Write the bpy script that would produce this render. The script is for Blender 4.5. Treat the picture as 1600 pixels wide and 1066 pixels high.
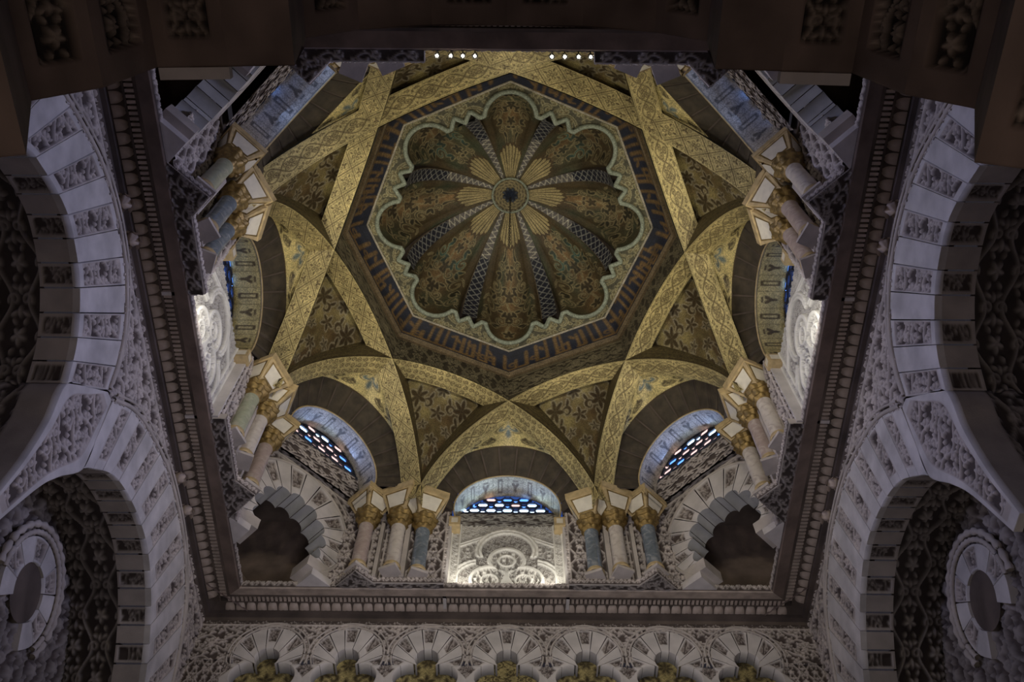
import bpy, math, random
import numpy as np
from math import sin, cos, pi, radians, sqrt, atan2, hypot, degrees
for o in list(bpy.data.objects):
    bpy.data.objects.remove(o)
sc = bpy.context.scene
COL = sc.collection
rng = np.random.default_rng(7)
Z0 = 1.6                      # eye height: every height below is given above the eye

# ------------------------------------------------------------------ camera
TH, RO, YA, FP = 0.4886, 0.0084, 0.0003, 1422.9
cam = bpy.data.cameras.new('camera')
cam.sensor_width = 36.0
cam.lens = 36.0 * FP / 1600
cam.clip_start = 0.05
co = bpy.data.objects.new('camera', cam)
COL.objects.link(co)
F = np.array([0, sin(TH), cos(TH)]); U = np.array([0, -cos(TH), sin(TH)]); Rr = np.array([1., 0, 0])
F2 = F*cos(YA) + Rr*sin(YA); R2 = Rr*cos(YA) - F*sin(YA)
R3 = R2*cos(RO) + U*sin(RO); U3 = U*cos(RO) - R2*sin(RO)
from mathutils import Matrix, Vector
mw = Matrix.Identity(4)
for i in range(3):
    mw[i][0] = R3[i]; mw[i][1] = U3[i]; mw[i][2] = -F2[i]
mw[0][3], mw[1][3], mw[2][3] = 0.053, -5.9655, Z0
co.matrix_world = mw
sc.camera = co

# ------------------------------------------------------------------ world, lights, exposure
sc.view_settings.view_transform = 'Standard'
sc.view_settings.look = 'None'
sc.view_settings.gamma = 1.0
sc.view_settings.use_curve_mapping = False
sc.view_settings.exposure = 0.5
w = bpy.data.worlds.new('world'); sc.world = w; w.use_nodes = True
bg = w.node_tree.nodes['Background']
bg.inputs[0].default_value = (0.36, 0.33, 0.42, 1)
bg.inputs[1].default_value = 0.035

def light(name, kind, loc, energy, color, target=None, size=0.3, spot=None, blend=0.6, size_y=None):
    l = bpy.data.lights.new(name, kind)
    l.energy = energy; l.color = color
    if kind == 'AREA':
        l.size = size
        if size_y: l.shape = 'RECTANGLE'; l.size_y = size_y
    else:
        l.shadow_soft_size = size
    if kind == 'SPOT':
        l.spot_size = radians(spot or 90); l.spot_blend = blend
    o = bpy.data.objects.new(name, l); COL.objects.link(o)
    o.location = (loc[0], loc[1], loc[2] + Z0)
    if target is not None:
        d = Vector((target[0]-loc[0], target[1]-loc[1], target[2]-loc[2]))
        o.rotation_euler = d.to_track_quat('-Z', 'Y').to_euler()
    return o
WARM = (1.0, 0.90, 0.66); NEUT = (1.0, 0.96, 0.86); BLUE = (0.30, 0.48, 1.0); LAV = (0.53, 0.57, 1.0)
LAMPX = [-0.84, -0.68, -0.54, -0.40, 0.49, 0.64, 0.80, 0.94]
for x in LAMPX:                                     # the eight small spotlights on the near cornice
    light('spotlight_beam', 'SPOT', (x, -3.80, 10.92), 29, WARM, (x*1.6, 3.0, 13.4), 0.04, 120, 0.8)
for s in (-1, 1):                                   # lamps lying on the cornice of the side walls
    light('cornice_lamp', 'SPOT', (s*3.86, -0.55, 10.98), 11, NEUT, (s*4.5, 0.2, 12.1), 0.05, 150, 0.9)
    light('cornice_lamp', 'SPOT', (s*3.95, -0.80, 10.98), 110, WARM, (-s*1.4, -0.8, 15.0), 0.05, 110, 0.8)
    light('cornice_lamp', 'SPOT', (s*3.95, 0.80, 10.98), 55, WARM, (-s*0.9, 0.9, 15.6), 0.05, 110, 0.8)
    light('lamp_on_far_cornice', 'SPOT', (s*0.8, 4.08, 10.98), 13, NEUT, (s*0.1, 4.45, 12.1), 0.05, 150, 0.9)
    light('lamp_on_far_cornice', 'SPOT', (s*0.85, 3.9, 11.0), 60, WARM, (s*1.2, -2.6, 15.0), 0.05, 110, 0.8)
# unseen fill spots added to brighten the walls, drum, near arch and near cornice
light('wall_projector', 'SPOT', (3.6, -1.6, 10.2), 400, LAV, (-4.87, -1.6, 9.6), 0.5, 75, 0.9)
light('wall_projector', 'SPOT', (3.6, 2.2, 9.4), 190, (0.74, 0.72, 1.0), (-4.87, 2.0, 9.2), 0.5, 75, 0.9)
light('wall_projector', 'SPOT', (-3.6, -1.6, 10.2), 330, LAV, (4.87, -1.6, 9.6), 0.5, 75, 0.9)
light('wall_projector', 'SPOT', (-3.6, 2.2, 9.4), 130, (0.80, 0.76, 1.0), (4.87, 2.0, 9.2), 0.5, 75, 0.9)
light('far_wall_projector', 'SPOT', (0, -1.5, 6.5), 170, (1.0, 0.93, 0.88), (0, 4.89, 10.3), 0.5, 75, 0.9)  # added fill in mid-air, brightens the far wall
light('nave_light', 'SPOT', (0, -3.2, 1.0), 480, (0.90, 0.88, 1.0), (0, 3.6, 12.0), 0.8, 62, 0.9)  # added fill from below for the far drum and columns
light('nave_glow', 'SPOT', (0, -5.3, -0.6), 55, (1.0, 0.78, 0.66), (0, -5.25, 6.0), 0.8, 95, 0.6)  # added warm fill to lift the near arch out of the dark
light('bay_light', 'SPOT', (0, 1.5, 3.0), 120, (0.72, 0.72, 1.0), (0, -4.3, 10.9), 0.4, 34, 0.8)  # added fill on the underside of the near cornice
light('aisle_light', 'SPOT', (-1.5, -2.5, 0.5), 130, (1.0, 0.86, 0.78), (-5.4, 1.6, 8.2), 0.8, 60, 0.9)  # added pair of fills into the depth of the side arches
light('aisle_light', 'SPOT', (1.5, -2.5, 0.5), 110, (1.0, 0.86, 0.78), (5.4, 1.6, 8.2), 0.8, 60, 0.9)
# daylight coming in through the window lattices
for k_, (px_, py_, e_) in enumerate(((0, 4.60, 1.3), (-3.22, 3.34, 2.6), (3.22, 3.34, 2.6), (-3.1, -2.9, 1.2), (3.1, -2.9, .6))):
    n_ = math.hypot(px_, py_-.1)
    light('window_daylight', 'AREA', (px_, py_, 13.55), e_, BLUE, (px_*.3, py_*.3, 13.4), 1.1, size_y=.35)

# ------------------------------------------------------------------ materials
def nt(name):
    m = bpy.data.materials.new(name); m.use_nodes = True
    return m, m.node_tree.nodes, m.node_tree.links, m.node_tree.nodes['Principled BSDF']
def material(name, color=(.5, .5, .5), rough=0.8, metal=0.0, attr=False, nscale=6, namp=0.25, bump=0.15, bscale=40, tess=0, streak=None, emit=None):
    m, N, L, B = nt(name)
    tc = N.new('ShaderNodeTexCoord')
    no = N.new('ShaderNodeTexNoise'); no.inputs['Scale'].default_value = nscale; no.inputs['Detail'].default_value = 5
    L.new(tc.outputs['Object'], no.inputs['Vector'])
    mr = N.new('ShaderNodeMapRange'); mr.inputs['From Min'].default_value = .3; mr.inputs['From Max'].default_value = .7
    mr.inputs['To Min'].default_value = 1-namp; mr.inputs['To Max'].default_value = 1+namp
    L.new(no.outputs['Fac'], mr.inputs['Value'])
    mx = N.new('ShaderNodeMix'); mx.data_type = 'RGBA'; mx.blend_type = 'MULTIPLY'; mx.inputs['Factor'].default_value = 1
    if attr:
        a = N.new('ShaderNodeAttribute'); a.attribute_name = 'Col'; L.new(a.outputs['Color'], mx.inputs['A'])
    else:
        mx.inputs['A'].default_value = (*color, 1)
    L.new(mr.outputs['Result'], mx.inputs['B'])
    out = mx.outputs['Result']
    bn = N.new('ShaderNodeTexNoise'); bn.inputs['Scale'].default_value = bscale; bn.inputs['Detail'].default_value = 3
    L.new(tc.outputs['Object'], bn.inputs['Vector'])
    hsrc = bn.outputs['Fac']
    if tess:
        vo = N.new('ShaderNodeTexVoronoi'); vo.inputs['Scale'].default_value = tess
        L.new(tc.outputs['Object'], vo.inputs['Vector'])
        sp = N.new('ShaderNodeSeparateColor'); L.new(vo.outputs['Color'], sp.inputs['Color'])
        m3 = N.new('ShaderNodeMapRange'); m3.inputs['To Min'].default_value = .6; m3.inputs['To Max'].default_value = 1.4
        L.new(sp.outputs['Red'], m3.inputs['Value'])
        m4 = N.new('ShaderNodeMix'); m4.data_type = 'RGBA'; m4.blend_type = 'MULTIPLY'; m4.inputs['Factor'].default_value = 1
        L.new(out, m4.inputs['A']); L.new(m3.outputs['Result'], m4.inputs['B']); out = m4.outputs['Result']
        hsrc = sp.outputs['Green']
    if streak:
        wv = N.new('ShaderNodeTexNoise'); wv.inputs['Scale'].default_value = 5; wv.inputs['Detail'].default_value = 8; wv.inputs['Distortion'].default_value = 2
        L.new(tc.outputs['Object'], wv.inputs['Vector'])
        m5 = N.new('ShaderNodeMix'); m5.data_type = 'RGBA'; m5.inputs['B'].default_value = (*streak, 1)
        r5 = N.new('ShaderNodeMapRange'); r5.inputs['From Min'].default_value = .5; r5.inputs['From Max'].default_value = .68
        L.new(wv.outputs['Fac'], r5.inputs['Value']); L.new(r5.outputs['Result'], m5.inputs['Factor'])
        L.new(out, m5.inputs['A']); out = m5.outputs['Result']
    L.new(out, B.inputs['Base Color'])
    bp = N.new('ShaderNodeBump'); bp.inputs['Strength'].default_value = bump; bp.inputs['Distance'].default_value = .01
    L.new(hsrc, bp.inputs['Height']); L.new(bp.outputs['Normal'], B.inputs['Normal'])
    B.inputs['Roughness'].default_value = rough; B.inputs['Metallic'].default_value = metal
    if emit:
        B.inputs['Emission Color'].default_value = (*emit[0], 1); B.inputs['Emission Strength'].default_value = emit[1]
    return m
M = {}
M['carved'] = material('carved_plaster', rough=.85, attr=True, nscale=2.5, namp=.22, bump=.2, bscale=70)
M['plaster'] = material('smooth_plaster', (.50, .45, .41), .85, nscale=3, namp=.2, bump=.25, bscale=25)
M['pale'] = material('pale_plaster', (.60, .56, .54), .8, nscale=4, namp=.14, bump=.2, bscale=30)
M['brown'] = material('brown_stone', (.20, .15, .125), .8, nscale=3, namp=.3, bump=.3, bscale=20)
M['cornice'] = material('cornice_stone', (.46, .38, .32), .8, nscale=5, namp=.3, bump=.25, bscale=30)
M['dark'] = material('dark_masonry', (.11, .085, .07), .9, nscale=2, namp=.4, bump=.4, bscale=10)
M['mosaic'] = material('glass_mosaic', rough=.42, metal=.25, attr=True, nscale=3, namp=.22, bump=.45, tess=75)
M['dull'] = material('dull_mosaic', rough=.6, metal=0, attr=True, nscale=3, namp=.25, bump=.4, tess=75)
M['vous'] = material('dark_voussoir_stone', (.060, .046, .030), .7, nscale=6, namp=.4, bump=.5, bscale=25)
M['white'] = material('white_marble', (.62, .56, .49), .35, nscale=8, namp=.1, bump=.05, streak=(.45, .38, .33))
M['bluem'] = material('blue_grey_marble', (.16, .19, .22), .25, nscale=10, namp=.25, bump=.05, streak=(.34, .36, .37))
M['pink'] = material('rose_marble', (.42, .33, .29), .35, nscale=10, namp=.15, bump=.05, streak=(.55, .48, .42))
M['green'] = material('green_marble', (.36, .38, .27), .3, nscale=10, namp=.2, bump=.05, streak=(.52, .5, .38))
M['gilt'] = material('gilded_stone', (.25, .17, .06), .42, .5, nscale=12, namp=.45, bump=.4, bscale=40)
M['frame'] = material('ochre_frame', (.50, .38, .20), .6, nscale=10, namp=.25, bump=.2)
M['cream'] = material('cream_inlay', (.74, .69, .58), .5, nscale=10, namp=.08, bump=.05)
M['rim'] = material('pale_green_mosaic', (.30, .34, .27), .6, nscale=20, namp=.25, bump=.6, tess=90)
M['iron'] = material('dark_iron', (.03, .028, .025), .6, .6)
M['lattice'] = material('window_lattice', (.035, .04, .065), .7)
M['bulb'] = material('lamp_glass', (1, 1, 1), .3, emit=((1, .93, .75), 30))
M['paneb'] = material('blue_window_glass', (.1, .2, .6), .3, emit=((.10, .30, 1.0), 1.6))
M['panew'] = material('white_window_glass', (.6, .7, .9), .3, emit=((.50, .74, 1.0), 7))
M['dusk'] = material('deep_blue_glass', (.05, .08, .2), .4, emit=((.04, .12, .5), .35))  # dim emission: blue window glow put on the far backing plane
M['panep'] = material('pink_window_glass', (.7, .5, .5), .3, emit=((.95, .62, .60), .9))

# ------------------------------------------------------------------ object helpers
INFO = {}
def thing(name, label=None, cat=None, loc=(0, 0, 0), rz=0.0, group=None, kind=None, parent=None):
    o = bpy.data.objects.new(name, None); COL.objects.link(o)
    if parent is None:
        o.location = (loc[0], loc[1], loc[2] + Z0); o.rotation_euler = (0, 0, rz)
        INFO[o.name] = (np.array([loc[0], loc[1], loc[2]], float), rz)
    else:
        o.parent = parent; INFO[o.name] = INFO[parent.name]
    o.empty_display_size = .2
    if label: o['label'] = label
    if cat: o['category'] = cat
    if group: o['group'] = group
    if kind: o['kind'] = kind
    return o
def mk(name, V, Fc, mat, parent=None, local=False, smooth=True, col=None, kind=None, label=None):
    """mesh from numpy verts (world xyz above the eye, or local when local=True) and faces (list or (n,4) array)"""
    V = np.asarray(V, float).reshape(-1, 3)
    me = bpy.data.meshes.new(name)
    if not local:
        if parent is not None and parent.name in INFO:
            loc, rz = INFO[parent.name]
            V = V - loc
            c, s = cos(-rz), sin(-rz)
            V = np.stack([V[:, 0]*c - V[:, 1]*s, V[:, 0]*s + V[:, 1]*c, V[:, 2]], 1)
            base = None
        else:
            base = np.array([V[:, 0].mean(), V[:, 1].mean(), V[:, 2].min()]); V = V - base
    if isinstance(Fc, np.ndarray) and Fc.ndim == 2:
        n, k = Fc.shape
        me.vertices.add(len(V)); me.vertices.foreach_set('co', V.astype(np.float32).ravel())
        me.loops.add(n*k); me.loops.foreach_set('vertex_index', Fc.astype(np.int32).ravel())
        me.polygons.add(n); me.polygons.foreach_set('loop_start', np.arange(0, n*k, k, dtype=np.int32))
        me.update(calc_edges=True)
    else:
        me.from_pydata(V.tolist(), [], [list(map(int, f)) for f in Fc])
    me.polygons.foreach_set('use_smooth', np.full(len(me.polygons), bool(smooth)))
    if col is not None:
        c = np.asarray(col, np.float32).reshape(-1, 3)
        ca = me.color_attributes.new('Col', 'FLOAT_COLOR', 'POINT')
        ca.data.foreach_set('color', np.c_[c, np.ones(len(c), np.float32)].ravel())
    me.materials.append(mat)
    o = bpy.data.objects.new(name, me); COL.objects.link(o)
    if parent is not None:
        o.parent = parent
        if o.name not in INFO and parent.name in INFO: INFO[o.name] = INFO[parent.name]
    else:
        o.location = (base[0], base[1], base[2] + Z0) if not local else (0, 0, Z0)
        INFO[o.name] = (base if not local else np.zeros(3), 0.0)
    if kind: o['kind'] = kind
    if label: o['label'] = label
    return o
def grid(name, P, mat, parent=None, col=None, mask=None, **kw):
    """P (n,m,3) grid of points"""
    n, m = P.shape[:2]
    idx = np.arange(n*m).reshape(n, m)
    q = np.stack([idx[:-1, :-1], idx[1:, :-1], idx[1:, 1:], idx[:-1, 1:]], -1).reshape(-1, 4)
    V = P.reshape(-1, 3); C = None if col is None else np.asarray(col).reshape(-1, 3)
    if mask is not None:
        q = q[np.asarray(mask)[:n-1, :m-1].ravel()]
        used = np.unique(q); re = np.full(n*m, -1); re[used] = np.arange(len(used))
        V = V[used]; q = re[q]
        if C is not None: C = C[used]
    if len(q) == 0: return None
    return mk(name, V, q, mat, parent, col=C, **kw)
def box_vf(x0, x1, y0, y1, z0, z1):
    V = [(x, y, z) for x in (x0, x1) for y in (y0, y1) for z in (z0, z1)]
    Fc = [(0, 1, 3, 2), (4, 6, 7, 5), (0, 4, 5, 1), (2, 3, 7, 6), (0, 2, 6, 4), (1, 5, 7, 3)]
    return V, Fc
def tube(path, r, n=8, closed=False):
    """verts/faces (array) of a tube along a path of 3d points"""
    p = np.asarray(path, float); m = len(p)
    T = np.gradient(p, axis=0)
    if closed: T = np.roll(p, -1, 0) - np.roll(p, 1, 0)
    T /= np.linalg.norm(T, axis=1)[:, None] + 1e-9
    ref = np.array([0, 0, 1.]) if abs(T[:, 2]).mean() < .8 else np.array([1., .3, 0])
    A = np.cross(T, ref); A /= np.linalg.norm(A, axis=1)[:, None] + 1e-9
    Bv = np.cross(T, A)
    rr = np.broadcast_to(np.asarray(r, float), (m,))
    th = np.arange(n)*2*pi/n
    V = p[:, None] + rr[:, None, None]*(np.cos(th)[None, :, None]*A[:, None] + np.sin(th)[None, :, None]*Bv[:, None])
    fs = []
    rows = m if closed else m-1
    for i in range(rows):
        a = i*n; b = ((i+1) % m)*n
        for k in range(n):
            fs.append((a+k, b+k, b+(k+1) % n, a+(k+1) % n))
    return V.reshape(-1, 3), np.array(fs)
YO = .13                      # the bay sits a little beyond the middle of the dome
def face_xf(k, a_off=0):
    """local (u, a, z) of vault face k -> world"""
    ph = k*pi/4
    c, s = cos(ph), sin(ph)
    def f(u, a, z):
        u, a, z = np.broadcast_arrays(np.asarray(u, float), np.asarray(a, float), np.asarray(z, float))
        # face 0 looks along +y; rotation ccw
        return np.stack([(u*c - a*s)*1.02, u*s + a*c + YO, z], -1)
    return f
def dup(root, loc, rz, label=None, group=None):
    r = root.copy(); COL.objects.link(r)
    r.location = (loc[0], loc[1], loc[2] + Z0); r.rotation_euler = (0, 0, rz)
    if label: r['label'] = label
    if group: r['group'] = group
    for ch in list(root.children):
        c = ch.copy(); COL.objects.link(c); c.parent = r
        for g in ch.children:
            d = g.copy(); COL.objects.link(d); d.parent = c
    return r
def smooth01(x): x = np.clip(x, 0, 1); return x*x*(3-2*x)

# ------------------------------------------------------------------ pattern library (distance rasters)
class Pat:
    def __init__(s, w=1.0, h=1.0, res=150, wx=True, wy=True):
        s.w, s.h, s.res, s.wx, s.wy = w, h, res, wx, wy
        s.nx, s.ny = int(w*res), int(h*res)
        s.d = np.full((s.ny, s.nx), -.15, np.float32)
    def dot(s, x, y, r, ex=.05):
        R = s.res; n = int((r+ex)*R)+1
        cx, cy = int(x*R), int(y*R)
        ix = np.arange(cx-n, cx+n+1); iy = np.arange(cy-n, cy+n+1)
        d = r - np.hypot((ix/R-x)[None, :], (iy/R-y)[:, None])
        if s.wx: ix = ix % s.nx
        else:
            k = (ix >= 0) & (ix < s.nx); ix = ix[k]; d = d[:, k]
        if s.wy: iy = iy % s.ny
        else:
            k = (iy >= 0) & (iy < s.ny); iy = iy[k]; d = d[k]
        if d.size:
            g = np.ix_(iy, ix); s.d[g] = np.maximum(s.d[g], d)
        return s
    def stroke(s, pts, r):
        p = np.asarray(pts, float)
        L = np.r_[0, np.cumsum(np.hypot(*np.diff(p, axis=0).T))]
        n = max(2, int(L[-1]/(.8/s.res*2))+1)
        t = np.linspace(0, L[-1], n)
        X = np.interp(t, L, p[:, 0]); Y = np.interp(t, L, p[:, 1])
        rr = np.interp(t/L[-1], np.linspace(0, 1, np.size(r)), np.atleast_1d(r)) if np.size(r) > 1 else np.full(n, float(np.atleast_1d(r)[0]))
        for a, b, c in zip(X, Y, rr): s.dot(a, b, c)
        return s
    def arc(s, cx, cy, R, a0, a1, r):
        t = np.radians(np.linspace(a0, a1, 24)); return s.stroke(np.c_[cx+R*np.cos(t), cy+R*np.sin(t)], r)
    def spiral(s, cx, cy, R, a0, turns, sg, r, end=.25):
        t = np.linspace(0, 1, 36); a = radians(a0)+sg*t*turns*2*pi; q = R*(1-(1-end)*t)
        return s.stroke(np.c_[cx+q*np.cos(a), cy+q*np.sin(a)], r)
    def leaf(s, x, y, ang, L, W, bend=0):
        t = np.linspace(0, 1, 12); a = radians(ang)+bend*t
        dx = np.cumsum(np.cos(a))*L/12; dy = np.cumsum(np.sin(a))*L/12
        for i in range(12): s.dot(x+dx[i], y+dy[i], W*sin(pi*min(1, t[i]*.9+.08))**.8+.002)
        return s
    def flower(s, x, y, R, n, W=None, a0=90, core=True):
        for k in range(n): s.leaf(x, y, a0+360*k/n, R, W or R*.3)
        if core: s.dot(x, y, R*.18)
        return s
    def __call__(s, x, y):
        X = np.asarray(x)*s.res - .5; Y = np.asarray(y)*s.res - .5
        x0 = np.floor(X).astype(int); y0 = np.floor(Y).astype(int); fx = X-x0; fy = Y-y0
        ax = (lambda i: i % s.nx) if s.wx else (lambda i: np.clip(i, 0, s.nx-1))
        ay = (lambda i: i % s.ny) if s.wy else (lambda i: np.clip(i, 0, s.ny-1))
        d = s.d; a, b, c, e = ax(x0), ax(x0+1), ay(y0), ay(y0+1)
        return (d[c, a]*(1-fx)+d[c, b]*fx)*(1-fy)+(d[e, a]*(1-fx)+d[e, b]*fx)*fy

# tile A: mirrored arabesque of scrolling stems with leaves
PA = Pat()
ys = np.linspace(0, 1, 40)
for sg, x0 in ((1, .25), (-1, .75)):
    PA.stroke(np.c_[x0+sg*.11*np.sin(2*pi*ys), ys], .022)
for cx, cy, sg in ((.5, .25, 1), (0, .75, 1), (1, .75, 1)):
    for m in (-1, 1):
        PA.spiral(cx+m*.105, cy, .10, 90-m*90+20*m, 1.0, -m, [.024, .014], .2)
        PA.leaf(cx+m*.05, cy+.15, 90-m*40, .13, .03, -.6*m)
        PA.leaf(cx+m*.05, cy-.13, -90+m*40, .11, .028, .6*m)
    PA.leaf(cx, cy+.08, 90, .16, .036); PA.leaf(cx, cy-.08, -90, .12, .03)
for cx, cy in ((.5, .75), (0, .25), (1, .25)):
    PA.flower(cx, cy, .13, 5, .036)
    for m in (-1, 1): PA.leaf(cx+m*.07, cy+.17, 90-m*30, .09, .024); PA.leaf(cx+m*.07, cy-.16, -90+m*30, .09, .024)
# tile B: free vine (less regular)
PB = Pat()
t = np.linspace(0, 1, 60)
PB.stroke(np.c_[t, .27+.12*np.sin(2*pi*t)], .02); PB.stroke(np.c_[t, .77+.12*np.sin(2*pi*t+2.2)], .02)
for cx, cy, R, a0, sg in ((.28, .17, .13, 80, -1), (.78, .36, .13, -90, -1), (.18, .62, .12, 120, 1), (.62, .9, .12, 200, 1), (.5, .55, .09, 0, 1), (.95, .08, .09, 0, -1), (.93, .62, .09, 180, -1), (.05, .4, .08, 0, 1)):
    PB.spiral(cx, cy, R, a0, 1.15, sg, [.022, .013], .22)
    for q in range(4): PB.leaf(cx+R*cos(q*1.57+a0), cy+R*sin(q*1.57+a0), degrees(q*1.57+a0)+50*sg, .085, .027, .5)
    PB.dot(cx, cy, .035)
# border strip: running scroll, u period .5, v 0..1 -> use Pat w=1,h=.5
PS = Pat(1, .5, 120, True, False)
PS.stroke(np.c_[t, .25+.13*np.sin(4*pi*t)], .018)
for q in range(4):
    cx = .125+.25*q; m = 1 if q % 2 == 0 else -1
    PS.spiral(cx, .25-m*.02, .085, 90*m, 1.0, m, [.02, .014], .3); PS.leaf(cx+.08, .25+m*.17, 200*m, .1, .025); PS.leaf(cx-.09, .25-m*.16, 20*m, .09, .022)
# rib band 1: interlaced circles holding rosettes
P1 = Pat(1, 1, 130, True, False)          # period 1 holds two medallions; v across the rib
for ph in (0, pi): P1.stroke(np.c_[t, .5+.27*np.sin(2*pi*t+ph)], .019)
for q, n in ((.25, 4), (.75, 3)):
    for k in range(n):
        a = radians(45*(n == 4)+90*(n == 3)+360*k/n)
        P1.arc(q+.115*cos(a), .5+.115*sin(a), .07, 0, 360, .016); P1.dot(q+.115*cos(a), .5+.115*sin(a), .03)
    P1.arc(q, .5, .035, 0, 360, .01)
for x in (0, .5, 1):
    for m in (-1, 1):
        for n2 in (-1, 1):
            P1.spiral(x+n2*.09, .5+m*.33, .06, 90-90*n2, .9, m*n2, [.018, .013], .3)
        P1.leaf(x, .5+m*.2, 90*m, .12, .02)
P1.stroke([(0, .03), (1, .03)], .012); P1.stroke([(0, .97), (1, .97)], .012)
# rib band 2: lattice of lozenges with quatrefoils
P2 = Pat(1, 1, 130, True, False)
for q in range(-1, 2):
    P2.stroke([(q, 0), (q+1, 1)], .02); P2.stroke([(q, 1), (q+1, 0)], .02)
    P2.stroke([(q, .12), (q+.88, 1)], .009); P2.stroke([(q, .88), (q+.88, 0)], .009); P2.stroke([(q+.12, 0), (q+1, .88)], .009); P2.stroke([(q+.12, 1), (q+1, .12)], .009)
for cx in (0, 1):
    P2.arc(cx, .5, .05, 0, 360, .016)
    for k in range(4):
        P2.arc(cx+.13*cos(k*pi/2+.785), .5+.13*sin(k*pi/2+.785), .05, 0, 360, .015); P2.leaf(cx+.16*cos(k*pi/2), .5+.16*sin(k*pi/2), 90*k, .14, .03)
for cy, dg in ((.16, -90), (.84, 90)):
    P2.flower(.5, cy, .13, 3, .035, dg); P2.spiral(.36, cy+.06*(1 if dg > 0 else -1), .06, 0, .8, 1, .015, .4); P2.spiral(.64, cy+.06*(1 if dg > 0 else -1), .06, 180, .8, -1, .015, .4)
# rib band 3: dense small scrolls
P3 = Pat(1, 1, 130)
for i in range(4):
    for j in range(4):
        cx, cy = .125+.25*i+.06*(j % 2), .125+.25*j
        P3.spiral(cx, cy, .095, 90*((i+j) % 4), 1.2, 1 if (i+j) % 2 else -1, [.020, .015], .25)
        P3.leaf(cx+.1, cy+.03, 60+70*i, .08, .02)
# web: large flowers and curling leaves
PW = Pat(1, 1, 190, False, False)
for (x, y, R_, n_) in ((.27, .80, .10, 6), (.73, .80, .10, 6), (.5, .66, .085, 5), (.5, .36, .07, 6), (.5, .90, .075, 7), (.08, .90, .07, 5), (.92, .90, .07, 5), (.38, .52, .055, 5), (.62, .52, .055, 5), (.5, .12, .05, 5)):
    PW.flower(x, y, R_, n_, R_*.23)
for m in (-1, 1):
    for (x, y, R_, a0, tr) in ((.15, .62, .075, 90, 1.0), (.29, .38, .07, 120, 1.0), (.40, .20, .05, 100, 1.0), (.16, .96, .06, 0, .9), (.38, .74, .05, 30, .9), (.06, .76, .06, 30, .9), (.28, .60, .05, 60, .9)):
        X = .5+m*(.5-x)
        PW.spiral(X, y, R_, 90+m*(a0-90), tr, m, [.012, .022, .010], .35); PW.leaf(X, y+R_, 90+m*60, .08, .02, -1.2*m)
# fleur web: central fleur-de-lis between rosette circles (u 0..1 across, v 0..1 up)
PF = Pat(2, 1, 110, False, False)         # dark drawing
PFb = Pat(2, 1, 110, False, False)        # blue-grey filling
for m in (-1, 1):
    PFb.spiral(1+m*.11, .66, .095, 90+m*90, .62, m, [.02, .05, .035], .35)
    PF.spiral(1+m*.11, .66, .15, 90+m*100, .75, m, .014, .75)
    for cx, cy, R in ((.38, .45, .15), (.70, .30, .10)):
        X = 1+m*(1-cx) if cx > .5 else 1+m*(1-cx)
        PF.arc(X, cy, R, 0, 360, .018); PF.flower(X, cy, R*.8, 6, R*.2)
    PF.spiral(1+m*.85, .35, .10, 90, 1, m, [.02, .03, .015], .3); PF.leaf(1+m*.34, .75, 90-m*60, .2, .035, -.7*m); PF.leaf(1+m*.42, .15, 90-m*40, .2, .03)
    PF.leaf(1+m*.2, .3, 90-m*50, .2, .03, .8*m)
PFb.leaf(1, .62, -90, .32, .055); PFb.dot(1, .66, .05)
PF.leaf(1, .85, 90, .1, .03)
# cupola gore pattern: v 0 rim .. 1 top, u 0..1 across
PG = Pat(1, 2, 120, False, False)
for m in (-1, 1):
    for (x, y, R, a0, tr) in ((.14, .28, .10, 90, 1.2), (.20, .62, .12, 0, 1.2), (.26, .98, .10, 90, 1.1), (.33, 1.28, .07, 0, 1.0), (.38, .45, .08, 180, 1.0), (.36, .8, .07, 180, 1)):
        X = .5+m*(.5-x)
        PG.spiral(X, y, R, 90+m*(a0-90), tr, m, [.012, .018, .010], .25); PG.leaf(X, y+R, 90+m*50, .14, .03, -.7*m); PG.leaf(X, y-R, -90+m*50, .12, .026, .6*m)
        PG.leaf(X-m*R, y, 90+m*80, .1, .025)
for y in (.2, .55, .88, 1.18): PG.flower(.5, y, .09, 5, .028)
PG.stroke(np.c_[.5+.04*np.sin(t*14), .1+1.3*t], .010)
# inscription band: angular upright strokes
PK = Pat(3, .5, 110, True, False)
rr = random.Random(5); x = .05
while x < 2.93:
    hgt = rr.choice((.2, .34, .40, .42, .30)); wd = rr.choice((.028, .034, .04))
    PK.stroke([(x, .08), (x, .08+hgt)], wd*.7)
    if rr.random() < .6: PK.stroke([(x, .08), (x+.10, .08)], .028)
    if rr.random() < .45: PK.stroke([(x, .08+hgt), (x+.07, .05+hgt)], .02)
    if rr.random() < .35: PK.arc(x+.05, .2, .04, 0, 360, .016)
    if rr.random() < .3: PK.leaf(x+.03, .3, 50, .12, .025)
    x += rr.choice((.085, .11, .15))
# intrados band: alternate fleur and hollow rectangle
PI_ = Pat(1, .5, 130, True, False)
PI_.flower(.25, .24, .13, 3, .04, 90); PI_.leaf(.25, .28, 215, .12, .026, .9); PI_.leaf(.25, .28, -35, .12, .026, -.9); PI_.stroke([(.18, .12), (.32, .12)], .018)
PI_.stroke([(.69, .1), (.81, .1), (.81, .38), (.69, .38), (.69, .1)], .024)
for xx in (.5, 1.0): PI_.stroke([(xx, .04), (xx, .46)], .008)
PI_.stroke([(0, .03), (1, .03)], .010); PI_.stroke([(0, .47), (1, .47)], .010)
def msk(d, soft=.012): return smooth01(d/soft*.5+.5)
def mixc(a, b, f): f = np.asarray(f)[..., None]; return np.asarray(a)*(1-f)+np.asarray(b)*f
GOLD = np.array([.45, .375, .165]); GOLD2 = np.array([.38, .31, .15]); BROWN = np.array([.085, .055, .025]); PALEG = np.array([.60, .50, .26])
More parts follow.
